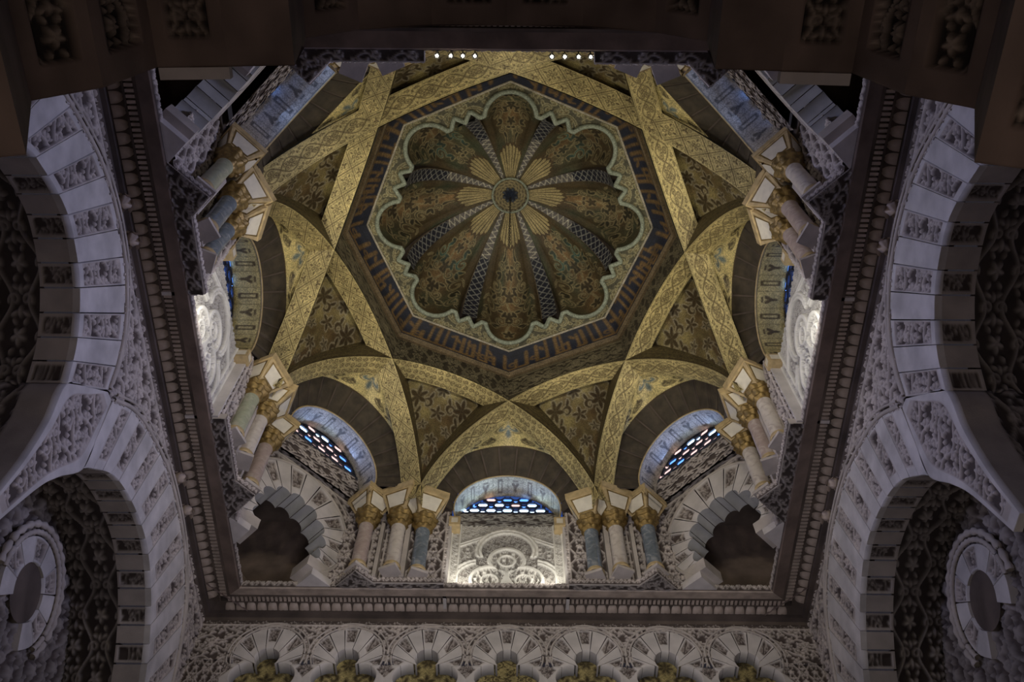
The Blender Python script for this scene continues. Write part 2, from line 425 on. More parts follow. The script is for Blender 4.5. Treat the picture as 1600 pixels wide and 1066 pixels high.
TOPC = np.array([.56, .50, .46]); GRD_SHADE = np.array([.085, .065, .058])  # dark carving ground: pigment plus recess shade put into the colour
TOPW = np.array([.62, .60, .57])
def jitter(shape, a=.12, n=9):
    """slow colour drift over a grid"""
    g = rng.random((n, n)); X = np.linspace(0, n-1.001, shape[0]); Y = np.linspace(0, n-1.001, shape[1])
    i, j = X.astype(int), Y.astype(int); fx, fy = (X-i)[:, None], (Y-j)[None, :]
    f = (g[np.ix_(i, j)]*(1-fx)+g[np.ix_(i+1, j)]*fx)*(1-fy)+(g[np.ix_(i, j+1)]*(1-fx)+g[np.ix_(i+1, j+1)]*fx)*fy
    return (1-a+2*a*f)[..., None]
def relief(name, Pf, u, v, pat, tile, depth, parent, top=TOPC, ground=GRD_SHADE, normal=None, frame=None, mask=None, mat=None, off=(0, 0), hmul=None, **kw):
    """carved surface; Pf(U,V,h) gives the point raised by h"""
    Ug, Vg = np.meshgrid(u, v, indexing='ij')
    d = pat((Ug+off[0])/tile, (Vg+off[1])/tile)
    h = smooth01((d+.013)/.022*.5+.4)
    if frame:
        w_ = frame
        e = np.minimum(np.minimum(Ug-u[0], u[-1]-Ug), np.minimum(Vg-v[0], v[-1]-Vg))
        h = np.where(e < w_, 1.0, np.where(e < w_*1.6, 0, h))
    if hmul is not None: h = hmul(Ug, Vg, h)
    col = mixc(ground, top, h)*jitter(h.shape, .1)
    P = Pf(Ug, Vg, h*depth)
    mk_ = None
    if mask is not None:
        cu = (Ug[:-1, :-1]+Ug[1:, 1:])/2; cv = (Vg[:-1, :-1]+Vg[1:, 1:])/2
        mk_ = mask(cu, cv)
    return grid(name, P, mat or M['carved'], parent, col=col, mask=mk_, **kw)

# =================================================================== SETTING: cornice of the bay
SIDE = ['far', 'left', 'near', 'right']          # far = +y wall, quarter turns counter-clockwise
LIP = 4.12; WL = 4.77
def sweep_side(prof, k, name, mat, parent=None, **kw):
    """mitred run of a profile [(distance from axis, z)...] along side k"""
    n = len(prof); f = face_xf(2*k)
    P = np.zeros((n, 2, 3))
    for i, (d, z) in enumerate(prof):
        P[i, 0] = f(-d, d, z); P[i, 1] = f(d, d, z)
    return grid(name, P, mat, parent, smooth=False, **kw)
# leaf ornament of the cornice: a little arched tongue with a hood
def leaf_vf():
    V = []; Fc = []
    for i, y in enumerate(np.linspace(0, 1, 5)):
        wdt = .076*sqrt(max(0, 1-(y*.93)**3))
        zz = .035*sin(pi*min(1, y*.9))+(-.02 if y > .9 else 0)
        for x in (-1, -.45, 0, .45, 1):
            V.append((x*wdt, -y*.15, -(zz*(1-abs(x)**2)+.012*(abs(x) == .45))))
    for i in range(4):
        for j in range(4):
            a = i*5+j; Fc.append((a, a+5, a+6, a+1))
    return V, Fc
lv, lf = leaf_vf()
for k in range(4):
    T = thing('trim_%d' % (k+1), kind='structure', label='carved stone cornice along the %s side of the bay' % SIDE[k], loc=(0, 0, 10.8), rz=0)
    f = face_xf(2*k)
    sweep_side([(4.9, 10.78), (4.77, 10.78), (4.75, 10.86), (4.69, 10.87), (4.685, 10.93)], k, 'fillet', M['dark'], T)
    sweep_side([(4.685, 10.93), (4.52, 10.99), (4.51, 10.93), (4.485, 10.93), (4.485, 11.0), (4.37, 10.98), (4.36, 10.90), (4.32, 10.90)], k, 'carved_bed', M['dark'], T)
    sweep_side([(4.32, 10.90), (LIP+.02, 10.85), (LIP, 10.86), (LIP, 10.99), (LIP+.05, 11.0), (4.9, 11.02)], k, 'soffit_board', M['brown'] if k != 0 else M['cornice'], T)
    first = None
    n = 55
    for i in range(n):
        u = (i-(n-1)/2)*.168
        if abs(u) > 4.52: continue
        a = 4.675
        if first is None:
            V = np.array(lv); first = mk('leaf_ornament', np.c_[V[:, 0], V[:, 1], V[:, 2]], lf, M['cornice'], T, local=True)
            o = first
        else:
            o = first.copy(); COL.objects.link(o)
        p = f(u, a, 10.93)
        o.location = (p[0], p[1], p[2]-10.8); o.rotation_euler = (0, radians(0), k*pi/2)
        o.rotation_euler = (-.35, 0, 0) if k == 0 else (0, -.0, k*pi/2)
        if k: o.rotation_euler = Matrix.Rotation(k*pi/2, 3, 'Z').to_euler() if False else (Matrix.Rotation(k*pi/2, 3, 'Z') @ Matrix.Rotation(-.35, 3, 'X')).to_euler()
    Vs, Fs = [], []
    for i in range(132):
        u = (i-65.5)*.0675
        if abs(u) > 4.4: continue
        v, q = box_vf(u-.02, u+.02, 4.375, 4.48, 10.925, 11.0)
        b = len(Vs); Vs += [f(*p) for p in v]; Fs += [[b+j for j in c] for c in q]
    mk('dentil_row', np.array(Vs), Fs, M['cornice'], T, smooth=False, kind='stuff')
    # narrow carved fillet on the lip
    u = np.linspace(-4.1, 4.1, 500)
    relief('lip_carving', lambda a, b, h: f(a, LIP-.004-h, 10.865+b), u, np.linspace(0, .12, 8), PS, .34, .02, T)

# =================================================================== THE STAR OF RIBS
ZC, RA = 11.81, 2.92
def arch(s): return ZC+np.sqrt(np.maximum(RA*RA-np.asarray(s, float)**2, 0))
P0, WR, SE = 2.77, .37, 2.84
def rib_mesh_root(kind):
    """a rib in its own frame: x along the chord, y outwards, z above the foot; returns part meshes"""
    n = 640
    th = np.linspace(-math.asin(SE/RA), math.asin(SE/RA), n)
    s = RA*np.sin(th); z = ZC+RA*np.cos(th)
    L = th*RA
    v = np.linspace(0, WR, 54)
    pat = {0: P1, 1: P2, 2: P3}[kind]
    S, V = np.meshgrid(L, v, indexing='ij')
    per = {0: .86, 1: .52, 2: .5}[kind]
    d = pat(S/per*1.0, V/WR if kind < 2 else V/per)
    ed = np.minimum(V, WR-V)
    m = msk(d, .02); m = np.where(ed < .012, 0, m)
    base = GOLD*np.array([1.18, 1.18, 1.25])*jitter(S.shape, .15, 14)
    col = mixc(base, BROWN*1.15, m*.92)
    P = np.stack([np.broadcast_to(s[:, None], S.shape), P0+V, np.broadcast_to(z[:, None], S.shape)], -1)
    parts = [('soffit_band', P, col)]
    # the two side faces
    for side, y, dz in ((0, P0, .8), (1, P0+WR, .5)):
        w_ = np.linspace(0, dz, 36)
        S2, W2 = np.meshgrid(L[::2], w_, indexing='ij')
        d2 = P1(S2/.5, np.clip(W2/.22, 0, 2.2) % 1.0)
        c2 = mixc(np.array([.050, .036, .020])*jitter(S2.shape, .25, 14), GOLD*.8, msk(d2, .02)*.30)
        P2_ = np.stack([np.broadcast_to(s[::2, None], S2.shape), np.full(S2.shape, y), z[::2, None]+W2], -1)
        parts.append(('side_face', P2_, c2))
    return parts
CLOCK = {0: 'above the far small-window wall', 1: 'between the far window and the left far corner', 2: 'beside the left lit panel', 3: 'over the near left squinch', 4: 'nearest the spotlights', 5: 'over the near right squinch', 6: 'beside the right lit panel', 7: 'between the far window and the right far corner'}
RIBN = {0: 'running from far left columns to the left lit panel', 1: 'crossing from the far blue columns to the left near columns', 2: 'crossing from the left panel columns to the near left squinch', 3: 'crossing from the near left corner to the near cornice',
        4: 'crossing from the near right corner to the near cornice', 5: 'crossing from the right panel columns to the near right squinch', 6: 'crossing from the far blue columns to the right near columns', 7: 'running from far right columns to the right lit panel'}
MESH_CACHE = {}
RIBLAB = ['gold rib from right of the far window to the near side of the right panel',
          'gold rib from left of the far window to beyond the right lit panel',
          'gold rib from right of the far window to beyond the left lit panel',
          'gold rib from left of the far window to the near side of the left panel',
          'gold lozenge-pattern rib from beyond the left panel to the hidden near left corner',
          'gold rib from the near side of the left panel to behind the right spotlights',
          'gold rib from the near side of the right panel to behind the left spotlights',
          'gold rib from beyond the right panel to the hidden near right corner']
patkind = [2, 1, 0, 1, 1, 0, 0, 0]
side_lab = ['scrollwork', 'lozenge', 'medallion']
def where(ang):
    """words for a direction seen from the middle of the dome, +y = far"""
    names = {0: 'right', 45: 'far right', 90: 'far', 135: 'far left', 180: 'left', 225: 'near left', 270: 'near', 315: 'near right'}
    return names[int(round(ang/45.0))*45 % 360]
for i in range(8):
    phi = 22.5+45*i                      # outward normal of the chord
    a0, a1 = (phi-45) % 360, (phi+45) % 360
    kd = (1 if i in (3, 4) else 0) if i in (1, 2, 3, 4, 5, 6) else 0
    kd = [0, 0, 2, 1, 1, 0, 1, 0][i]
    rz = radians(phi-90)
    HW = {22.5: 'beside the right panel', 67.5: 'right of the far window', 112.5: 'left of the far window', 157.5: 'beyond the left panel', 202.5: 'on the near side of the left panel', 247.5: 'near left', 292.5: 'near right', 337.5: 'on the near side of the right panel'}
    HV = {22.5: 'on the far side of the right panel', 67.5: 'right of the far window', 112.5: 'left of the far window', 157.5: 'on the far side of the left panel', 202.5: 'on the near side of the left panel', 247.5: 'at the near left', 292.5: 'at the near right', 337.5: 'on the near side of the right panel'}
    ra, rb = [HV[x % 360] for x in ((phi-45) % 360, (phi+45) % 360)]
    lab = RIBLAB[i]
    base = (P0+WR/2)*np.array([cos(radians(phi)), sin(radians(phi))])
    T = thing('vault_rib', lab, 'rib', (base[0], base[1], 12.8), rz, 'gilt ribs of the star vault')
    if kd not in MESH_CACHE:
        objs = []
        for nm, P, c in rib_mesh_root(kd):
            Q = P.copy(); Q[..., 1] -= P0+WR/2; Q[..., 2] -= 12.8
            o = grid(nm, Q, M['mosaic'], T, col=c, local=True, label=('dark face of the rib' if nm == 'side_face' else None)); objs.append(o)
        MESH_CACHE[kd] = [o.data for o in objs]
        MESH_CACHE[(kd, 'n')] = [o.name.split('.')[0] for o in objs]
    else:
        for nm, me in zip(MESH_CACHE[(kd, 'n')], MESH_CACHE[kd]):
            o = bpy.data.objects.new(nm, me); COL.objects.link(o); o.parent = T
            if nm == 'side_face': o['label'] = 'dark face of the rib'

# =================================================================== ceiling: webs between the ribs
CE = thing('ceiling', kind='structure', loc=(0, 0, 12.8))
# (a) floral webs, one behind the middle of each rib
n = 96
lam = np.linspace(-.08, 1, n)[:, None]; e = np.linspace(-1.0, 1.0, n)[None, :]
half = (3.917-(P0+WR))*(1-lam)
xl = e*half; yl = (P0+WR)+(3.917-(P0+WR))*lam+0*e
s_end = .707*(yl-half)
z_edge = arch(s_end)+.30+.30*np.clip(1-lam, 0, 1)**2
z_c = 14.85-(14.85-13.08)*np.maximum(lam, 0)**1.7
zz = z_c+(z_edge-z_c)*e**2
xx = xl*1.0
def webcol(var):
    lamv, ev = np.broadcast_arrays(lam, e)
    # even scale on the surface: across in metres, down by true length
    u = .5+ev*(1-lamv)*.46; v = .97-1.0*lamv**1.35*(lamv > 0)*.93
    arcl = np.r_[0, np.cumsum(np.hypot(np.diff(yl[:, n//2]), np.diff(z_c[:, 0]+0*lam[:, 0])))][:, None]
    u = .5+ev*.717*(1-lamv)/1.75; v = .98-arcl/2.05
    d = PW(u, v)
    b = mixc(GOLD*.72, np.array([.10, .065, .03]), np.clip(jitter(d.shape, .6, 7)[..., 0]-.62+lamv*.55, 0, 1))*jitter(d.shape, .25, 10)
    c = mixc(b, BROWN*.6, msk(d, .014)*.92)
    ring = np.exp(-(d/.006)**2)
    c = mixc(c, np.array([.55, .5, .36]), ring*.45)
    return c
me_w = None
for i in range(8):
    phi = 22.5+45*i; rz = radians(phi-90); c_, s_ = cos(rz), sin(rz)
    P = np.stack([xx*c_-yl*s_, xx*s_+yl*c_, zz], -1)
    if me_w is None:
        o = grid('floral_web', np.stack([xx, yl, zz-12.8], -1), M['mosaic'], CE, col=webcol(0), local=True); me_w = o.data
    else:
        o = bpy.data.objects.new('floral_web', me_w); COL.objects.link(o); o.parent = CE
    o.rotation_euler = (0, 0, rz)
# (b) fleur webs above each window arch
FRONT = 3.74
q = np.linspace(-1, 1, 150)
xr = 1.22*np.abs(q); yr = (P0+WR)/cos(pi/8)+.4142*xr; sr = .924*xr+.383*yr
Rz_ = np.stack([np.sign(q)*xr, yr, arch(sr)+.10], -1)
psi = q*radians(98)
Qz = np.stack([1.3*np.sin(psi), np.full(150, 3.86), 12.94+1.3*np.cos(psi)], -1)
Rz_[:, 1] = np.minimum(Rz_[:, 1], 3.95)
w_ = np.linspace(0, 1, 44)[None, :, None]
Pw = Rz_[:, None]*(1-w_)+Qz[:, None]*w_
uu = 1+np.broadcast_to(q[:, None], (150, 44))*1.0; vv = np.broadcast_to(1-.98*w_[..., 0], (150, 44))
dF = PF(1+(uu-1)*1.55, vv*.9+.02); dB = PFb(1+(uu-1)*1.55, vv*.9+.02)
cF = mixc(GOLD*1.5*jitter(dF.shape, .1, 8), BROWN*.6, msk(dF, .016)*.92)
cF = mixc(cF, np.array([.16, .21, .20]), msk(dB, .014)); cF = mixc(cF, PALEG*1.1, np.exp(-(dB/.02)**2)*.7)
cF[:, -3:] = BROWN
for k in range(8):
    fx = face_xf(k); ph_ = k*pi/4
    Rw = np.stack([Rz_[:, 0]*cos(ph_)-Rz_[:, 1]*sin(ph_), Rz_[:, 0]*sin(ph_)+Rz_[:, 1]*cos(ph_), Rz_[:, 2]], -1)
    Qw = fx(Qz[:, 0], FRONT+.01, Qz[:, 2])
    grid('fleur_web', Rw[:, None]*(1-w_)+Qw[:, None]*w_, M['mosaic'], CE, col=cF)

# =================================================================== THE CUPOLA
CU = thing('cupola', 'scalloped mosaic cupola with eight flutes around a central rosette', 'dome', (0, 0, 15.3))
oct_r = lambda th, ap: ap/np.cos((th+pi/8) % (pi/4)-pi/8)      # octagon with its corners at multiples of 45 degrees -> apothem at 22.5
def ocr(th, R):                                     # R = corner radius, corners at k*45
    a = (th % (pi/4))-pi/8
    return R*cos(pi/8)/np.cos(a)
# drum: eight dark faces
for k in range(8):
    th0 = radians(22.5+45*k)
    u = np.linspace(-1.147, 1.147, 150); hh = np.linspace(0, 1, 46)
    zb = arch(u)-.005
    Ug, Hg = np.meshgrid(u, hh, indexing='ij')
    Z = zb[:, None]+(15.30-zb[:, None])*Hg
    if k % 2 == 0: d = PA(Ug/.7, Z/.7)
    else: d = P1(Ug/.9, np.clip((Z-14.62)/.62, 0, 1))
    outl = np.exp(-(d/.012)**2)
    c = mixc(np.array([.045, .036, .022]), np.array([.30, .26, .16]), outl*.75)*jitter(Ug.shape, .25, 8)
    a = P0-.012
    t = np.array([-sin(th0), cos(th0)]); nn = np.array([cos(th0), sin(th0)])
    P = np.stack([nn[0]*a+t[0]*Ug, nn[1]*a+t[1]*Ug, Z], -1)
    grid('drum_panel', P, M['dull'], CU, col=c)
# moulding ring + inscription band + octagonal cord
th = np.linspace(0, 2*pi, 801)
def ring_path(R, z, n=8):
    return np.array([[R*cos(k*pi/4), R*sin(k*pi/4), z] for k in range(n)])
def octo_band(prof, name, mat, parent):
    """prof: (corner radius, z) pairs"""
    P = np.array([[[R*cos(k*pi/4), R*sin(k*pi/4), z] for k in range(9)] for R, z in prof])
    return grid(name, P, mat, parent, smooth=False)
octo_band([(3.0, 15.28), (2.93, 15.26), (2.90, 15.30), (2.93, 15.35), (2.90, 15.38)], 'moulding', material('moulding_mosaic', (.17, .125, .07), .6, tess=75), CU)
n1, n2 = 1100, 30
th = np.linspace(0, 2*pi, n1)[:, None]; hh = np.linspace(0, 1, n2)[None, :]
R = 2.91+(2.62-2.91)*hh+.05*np.sin(pi*hh); zz2 = 15.37+(15.70-15.37)*hh
rr_ = ocr(th, R)
d = PK((th/(2*pi)*8*.5*3) % 3.0, np.clip(hh*.5, 0, .49))
c = mixc(np.array([.011, .014, .030]), np.array([.15, .09, .032]), msk(d, .016))*jitter((n1, n2), .3, 30)
grid('inscription_band', np.stack([rr_*np.cos(th), rr_*np.sin(th), zz2+0*th], -1), M['dull'], CU, col=c, label='dark blue band with brown angular lettering')
V, Fc = tube(np.array([[ocr(a, 2.61)*cos(a), ocr(a, 2.61)*sin(a), 15.70] for a in np.linspace(0, 2*pi, 161)[:-1]]), .022, 6, True)
mk('octagonal_cord', V, Fc, material('pale_cord', (.42, .38, .30), .6, tess=90), CU)
# scalloped outline
def lobe_r(a):                                      # a = angle from the lobe axis, up to 22.5 deg
    a = abs(a); d_ = degrees(a)
    if d_ < 12.6: return 1.98*cos(a)+sqrt(max(0, .45**2-(1.98*sin(a))**2))
    pts = [(12.6, 2.06), (15.0, 2.05), (18.6, 2.20), (22.5, 2.04)]
    return float(np.interp(d_, [p[0] for p in pts], [p[1] for p in pts]))
ang = np.linspace(-pi/8, pi/8, 97)
base_out = np.array([lobe_r(a) for a in ang])
full_a = np.concatenate([ang[:-1]+k*pi/4 for k in range(8)]); full_r = np.tile(base_out[:-1], 8)
# frame between octagon and scallops
hh = np.linspace(0, 1, 40)[None, :]
A_ = np.r_[full_a, full_a[0]+2*pi][:, None]; Rin = np.r_[full_r, full_r[0]][:, None]
Rout = ocr(A_, 2.61); R = Rout+(Rin-Rout)*hh
X, Y = R*np.cos(A_), R*np.sin(A_)
dd = PB((A_*2.3)/.9 % 1.0, (R-1.9)/.9)
c = mixc(np.array([.085, .08, .05]), np.array([.36, .33, .19]), np.exp(-(dd/.010)**2)); c = mixc(c, np.array([.20, .15, .06]), msk(dd-.012, .01)*.6)*jitter(dd.shape, .2, 24)
grid('spandrel_frame', np.stack([X, Y, 15.72+.02*hh+0*A_], -1), M['dull'], CU, col=c)
pth = np.stack([full_r*np.cos(full_a), full_r*np.sin(full_a), np.full(len(full_a), 15.715)], -1)
V, Fc = tube(pth, .042, 8, True)
mk('scalloped_rim', V, Fc, M['rim'], CU, label='pale green scalloped and toothed rim')
# flutes and ribs
def dome_pt(a, t, rim):
    b = t**1.3
    alpha = t*radians(80.5)
    g = np.cos(alpha)
    rad = g*(rim*(1-b)+2.05*b)
    z = 15.74+1.74*np.sin(alpha)
    return rad*np.cos(a), rad*np.sin(a), z
tt = np.linspace(0, 1, 170)[None, :]
ga = np.radians(np.linspace(-18.0, 18.0, 90)); gr = np.array([lobe_r(a) for a in ga])[:, None]
la = ga[:, None]
# make flutes hollow: push middle of the flute outwards
hol = (.10*np.cos(la/radians(18)*pi/2)*np.sin(pi*np.clip(tt*1.0, 0, 1))**.7)
x, y, z = dome_pt(la, tt, gr+hol*0)
ext = 1+hol*.9/np.maximum(np.hypot(x, y), .3)*0.6
x, y = x*ext, y*ext; z = z+hol*.5
u = (la/radians(36)+.5)+0*tt; v = (tt*1.95)+0*la
for k in range(8):
    d = PG(np.clip(.5+(u-.5)*(1.0), 0, 1) if k % 2 == 0 else 1-u, np.clip(v*(.95 if k % 2 else 1.05), 0, 1.45))
    cen = np.exp(-((u-.5)/.13)**2)
    warm = mixc(np.array([.105, .075, .035]), np.array([.33, .20, .085]), cen*np.clip(.35+v*.5, 0, 1))
    green = np.array([.075, .10, .06])
    j = jitter(d.shape, .6, 7)[..., 0]
    b = mixc(warm, green, np.clip((j-.9)*1.6, 0, .8))
    c = mixc(b, np.array([.03, .028, .018]), msk(d, .012)*.8)
    c = mixc(c, np.array([.46, .38, .20]), np.exp(-(d/.007)**2)*.85)
    if k in (1, 3, 5, 7):
        tq = np.exp(-((v-1.05)/.16)**2-((np.abs(u-.5)-.2)/.12)**2)
        c = mixc(c, np.array([.06, .22, .20]), tq*.65*(d > 0))
    c = c*.74
    # fan of gold rays close to the rosette
    w0 = 1.50-.08*(np.cos((u-.5)*2*pi*1.0)*.5)
    fan = (v > w0+.035*np.abs(np.sin(u*7*pi/.76+pi/2))) & (np.abs(u-.5) < .38)
    ray = np.abs((((u-.12)*7/.76+.5) % 1)-.5)
    fc = mixc(np.array([.38, .31, .15]), BROWN*.7, (ray < .13)*.95)
    c = np.where(fan[..., None], fc, c)
    edge = np.abs(v-(w0+.035*np.abs(np.sin(u*7*pi/.76+pi/2)))) < .022
    c = np.where((edge & (np.abs(u-.5) < .39))[..., None], BROWN, c)
    th0 = k*pi/4; cc, ss = cos(th0), sin(th0)
    P = np.stack([x*cc-y*ss, x*ss+y*cc, z+0*x], -1)
    grid('flute', P, M['dull'], CU, col=c)
    # dark ribs between flutes
    ra_ = np.radians(np.linspace(-4.6, 4.6, 26))[:, None]
    rim_ = 2.05+.13*np.clip(1-np.abs(np.degrees(ra_)-0)/4.6, 0, 1)*0
    X, Y, Zr = dome_pt(ra_, tt, rim_-.03)
    Zr = Zr+0*X
    U2 = (ra_/radians(9.2))+.5+0*tt; V2 = tt*1.0+0*ra_
    per = .045
    a1 = np.abs(((U2*1.5+V2*17) % 1)-.5); a2 = np.abs(((U2*1.5-V2*17) % 1)-.5)
    pw = np.clip(1.25-V2*1.1, .2, 1)
    ln = np.minimum(a1, a2)
    wht = (ln < .075)
    c = mixc(np.array([.012, .014, .028]), np.array([.40, .40, .36]), wht*.6)
    zig = np.abs(((V2*22) % 1)-.5)*2
    z1 = np.abs(U2-zig*.8-.1) < .12
    c2 = mixc(np.array([.13, .12, .12]), np.array([.55, .52, .42]), z1*.9)
    c = np.where((V2 > .62)[..., None], c2, c)
    c = np.where((np.abs(U2-.5) > .46)[..., None], np.array([.10, .075, .045]), c)
    th1 = th0+pi/8; cc, ss = cos(th1), sin(th1)
    rb_ = np.radians(np.linspace(-7, 7, 10))[:, None]
    Xb, Yb, Zb = dome_pt(rb_, tt[:, ::6], 2.24); Zb = Zb+.02+0*Xb
    grid('rib_bed', np.stack([Xb*cc-Yb*ss, Xb*ss+Yb*cc, Zb], -1), M['dark'], CU)
    grid('cupola_rib', np.stack([X*cc-Y*ss, X*ss+Y*cc, Zr], -1), M['dull'], CU, col=c, label='dark rib with white lattice mosaic')
# rosette
rg = np.linspace(0, .37, 60)[:, None]; ag = np.linspace(0, 2*pi, 161)[None, :]
star = .17*(1-.38*np.abs(((ag*8/(2*pi)) % 1)-.5)*2)
dk = (rg < star)
sc_ = np.abs(np.sin(ag*8+rg*40)*np.sin(rg*55))
c = mixc(np.array([.22, .18, .09]), np.array([.06, .045, .025]), (sc_ > .55)*.8)
c = np.where(dk[..., None], np.array([.03, .04, .06]), c)
c = np.where(((rg > .325) & (((ag*24/(2*pi)) % 1) < .6))[..., None], np.array([.45, .42, .33]), c)
c = np.where(((rg > .325) & (((ag*24/(2*pi)) % 1) >= .6))[..., None], np.array([.10, .08, .06]), c)
RO_ = thing('rosette', parent=CU)
zr = 17.44-.05*np.exp(-((rg-.345)/.02)**2)-.02*dk+0*ag
grid('rosette_disc', np.stack([rg*np.cos(ag), rg*np.sin(ag), zr], -1), M['dull'], RO_, col=c)
V, Fc = tube(np.array([[.355*cos(a), .355*sin(a), 17.40] for a in np.linspace(0, 2*pi, 49)[:-1]]), .022, 6, True)
mk('rosette_ring', V, Fc, M['rim'], RO_)
# star shaped boss and hanging chain
Vb = [(0, 0, 17.30)]+[((.16 if i % 2 == 0 else .085)*cos(i*pi/8), (.16 if i % 2 == 0 else .085)*sin(i*pi/8), 17.40) for i in range(16)]
mk('star_boss', Vb, [(0, i+1, (i+1) % 16+1) for i in range(16)], material('dark_blue_glass', (.03, .04, .07), .4), RO_, smooth=False)
CH = thing('lamp_chain', 'thin dark chain hanging from the star at the centre of the dome', 'chain', (0, 0, 14.72))
links_me = None
for i in range(30):
    z = 17.30-.088*i
    if links_me is None:
        V, Fc = tube(np.array([[.018*cos(a), 0, .046*sin(a)] for a in np.linspace(0, 2*pi, 13)[:-1]]), .0075, 5, True)
        o = mk('link', V, Fc, M['iron'], CH, local=True); links_me = o.data
    else:
        o = bpy.data.objects.new('link', links_me); COL.objects.link(o); o.parent = CH
    o.location = (0, 0, z-14.72); o.rotation_euler = (0, 0, (i % 2)*pi/2)

# =================================================================== faces of the octagon below the vault
def ray_r(circles, ang, org):
    """distance from org to the far border of a union of circles in direction ang"""
    best = np.zeros_like(ang)
    for cx, cy, r in circles:
        dx, dy = cx-org[0], cy-org[1]
        b = dx*np.cos(ang)+dy*np.sin(ang); disc = r*r-(dx*dx+dy*dy)+b*b
        t_ = np.where(disc > 0, b+np.sqrt(np.maximum(disc, 0)), 0)
        best = np.maximum(best, t_)
    return best
FN = ['far', 'far left', 'left', 'near left', 'near', 'near right', 'right', 'far right']
FA = [4.14, 4.14, 4.04, 4.10, 4.10, 4.10, 4.04, 4.14]
sp_trunc = lambda V: V
def quads(pts): return pts
ZW = 12.93                                          # springing centre of the window arches
for k in range(8):
    f = face_xf(k); a0 = FA[k]; axis = (k % 2 == 0)
    wn = k+1
    W_ = thing('window_%d' % wn, kind='structure', loc=tuple(f(0, a0, 12.4)), rz=k*pi/4,
               label='round arched lattice window on the %s face of the octagon' % FN[k])
    dlat = a0+.45
    # splayed dark arch of thirteen stones in front of the window
    lim = radians(97)
    nv = 13
    for i in range(nv):
        p0 = -lim+2*lim*i/nv+.012; p1 = -lim+2*lim*(i+1)/nv-.012
        pp = np.linspace(p0, p1, 10)[:, None]; ww = np.linspace(0, 1, 14)[None, :]
        rr_ = 1.31+(.93-1.31)*ww; aa = FRONT+(a0-FRONT)*ww
        bev = np.minimum(np.minimum(pp-p0, p1-pp)*1.1, .02)
        rr2 = rr_+.02-bev
        rr2 = rr2+.006*np.sin(pp*40)*np.sin(ww*20)
        P = f(rr2*np.sin(pp), aa, ZW+rr2*np.cos(pp))
        grid('voussoir', P, M['vous'], W_)
    pp = np.linspace(-lim, lim, 60)[:, None]; ww = np.linspace(0, 1, 3)[None, :]
    rr_ = 1.345+(.965-1.345)*ww; aa = FRONT+(a0-FRONT)*ww
    grid('joint_bed', f(rr_*np.sin(pp), aa, ZW+rr_*np.cos(pp)), M['dark'], W_)
    # intrados band with fleurs and hollow rectangles
    lim2 = radians(112); pp = np.linspace(-lim2, lim2, 300)[:, None]; ww = np.linspace(0, 1, 60)[None, :]
    aa = a0+(dlat+.02-a0)*ww
    rr_ = .93+0*ww
    d = PI_((pp*.93/.56) % 1.0, .02+ww*.46+0*pp)
    if axis: b0, dk = (GOLD*1.25, BROWN) if k != 0 else (np.array([.50, .44, .30]), np.array([.16, .12, .08]))
    else: b0, dk = np.array([.42, .38, .33]), np.array([.10, .09, .08])
    c = mixc(b0*jitter(d.shape, .15, 9), dk, msk(d, .015)*.9)
    grid('inscribed_intrados', f(rr_*np.sin(pp), aa, ZW+rr_*np.cos(pp)), M['mosaic'] if axis else M['dull'], W_, col=c, label='arch soffit painted with fleurs and hollow rectangles')
    V, Fc = tube(f(.935*np.sin(pp[:, 0]), a0, ZW+.935*np.cos(pp[:, 0])), .016, 6)
    mk('edge_bead', V, Fc, M['frame'], W_)
    # lattice and its panes
    zb = 13.32 if k != 2 and k != 6 else 13.25
    zc = ZW
    V, Fc = [], []
    def addbox(c0, c1, th_=.03, dep=.05):
        """bar between two (u,z) points"""
        du, dz = c1[0]-c0[0], c1[1]-c0[1]; L_ = hypot(du, dz) or 1e-6
        nx, nz = -dz/L_*th_/2, du/L_*th_/2
        b = len(V)
        for a in (dlat, dlat+dep):
            for (uu_, zz_) in ((c0[0]+nx, c0[1]+nz), (c1[0]+nx, c1[1]+nz), (c1[0]-nx, c1[1]-nz), (c0[0]-nx, c0[1]-nz)):
                V.append(f(uu_, a, zz_))
        for q_ in ((0, 1, 2, 3), (7, 6, 5, 4), (0, 4, 5, 1), (1, 5, 6, 2), (2, 6, 7, 3), (3, 7, 4, 0)): Fc.append([b+j for j in q_])
    pitch = .30
    panes = []
    def inside(u_, z_): return hypot(u_, z_-zc) < .92 and z_ > zb
    for iy in range(-1, 5):
        for ix in range(-4, 5):
            cx = ix*pitch+(0 if iy % 2 == 0 else pitch/2); cz = zb+.10+iy*.155
            hexa = [(cx+.112*cos(a), cz+.070*sin(a)) for a in np.radians([0, 55, 125, 180, 235, 305])]
            for a, b_ in zip(hexa, hexa[1:]+hexa[:1]):
                if inside(*a) and inside(*b_): addbox(a, b_, .022)
            if inside(cx, cz): panes.append((hexa, cx, cz, (ix+iy) % 3))
            for (sx, sz) in ((1, 0), (-1, 0), (.5, 1), (-.5, 1)):
                a = (cx+.088*sx*(1 if sz == 0 else .57/.5), cz+.055*sz); b_ = (cx+(.15 if sz == 0 else .075*1.0)*sx*(1 if sz == 0 else 1.3), cz+.09*sz+.0)
                if inside(*a) and inside(*b_): addbox(a, b_, .022)
            m_ = [(cx+pitch/2+.05*cos(a), cz+.05*sin(a)) for a in np.radians([0, 90, 180, 270])]
            if inside(m_[0][0], cz+.05) and inside(m_[2][0], cz-.05): panes.append((m_, cx+pitch/2, cz, 5))
    addbox((-.9, zb+.01), (.9, zb+.01), .06); 
    mk('lattice', np.array(V), Fc, M['lattice'], W_, smooth=False)
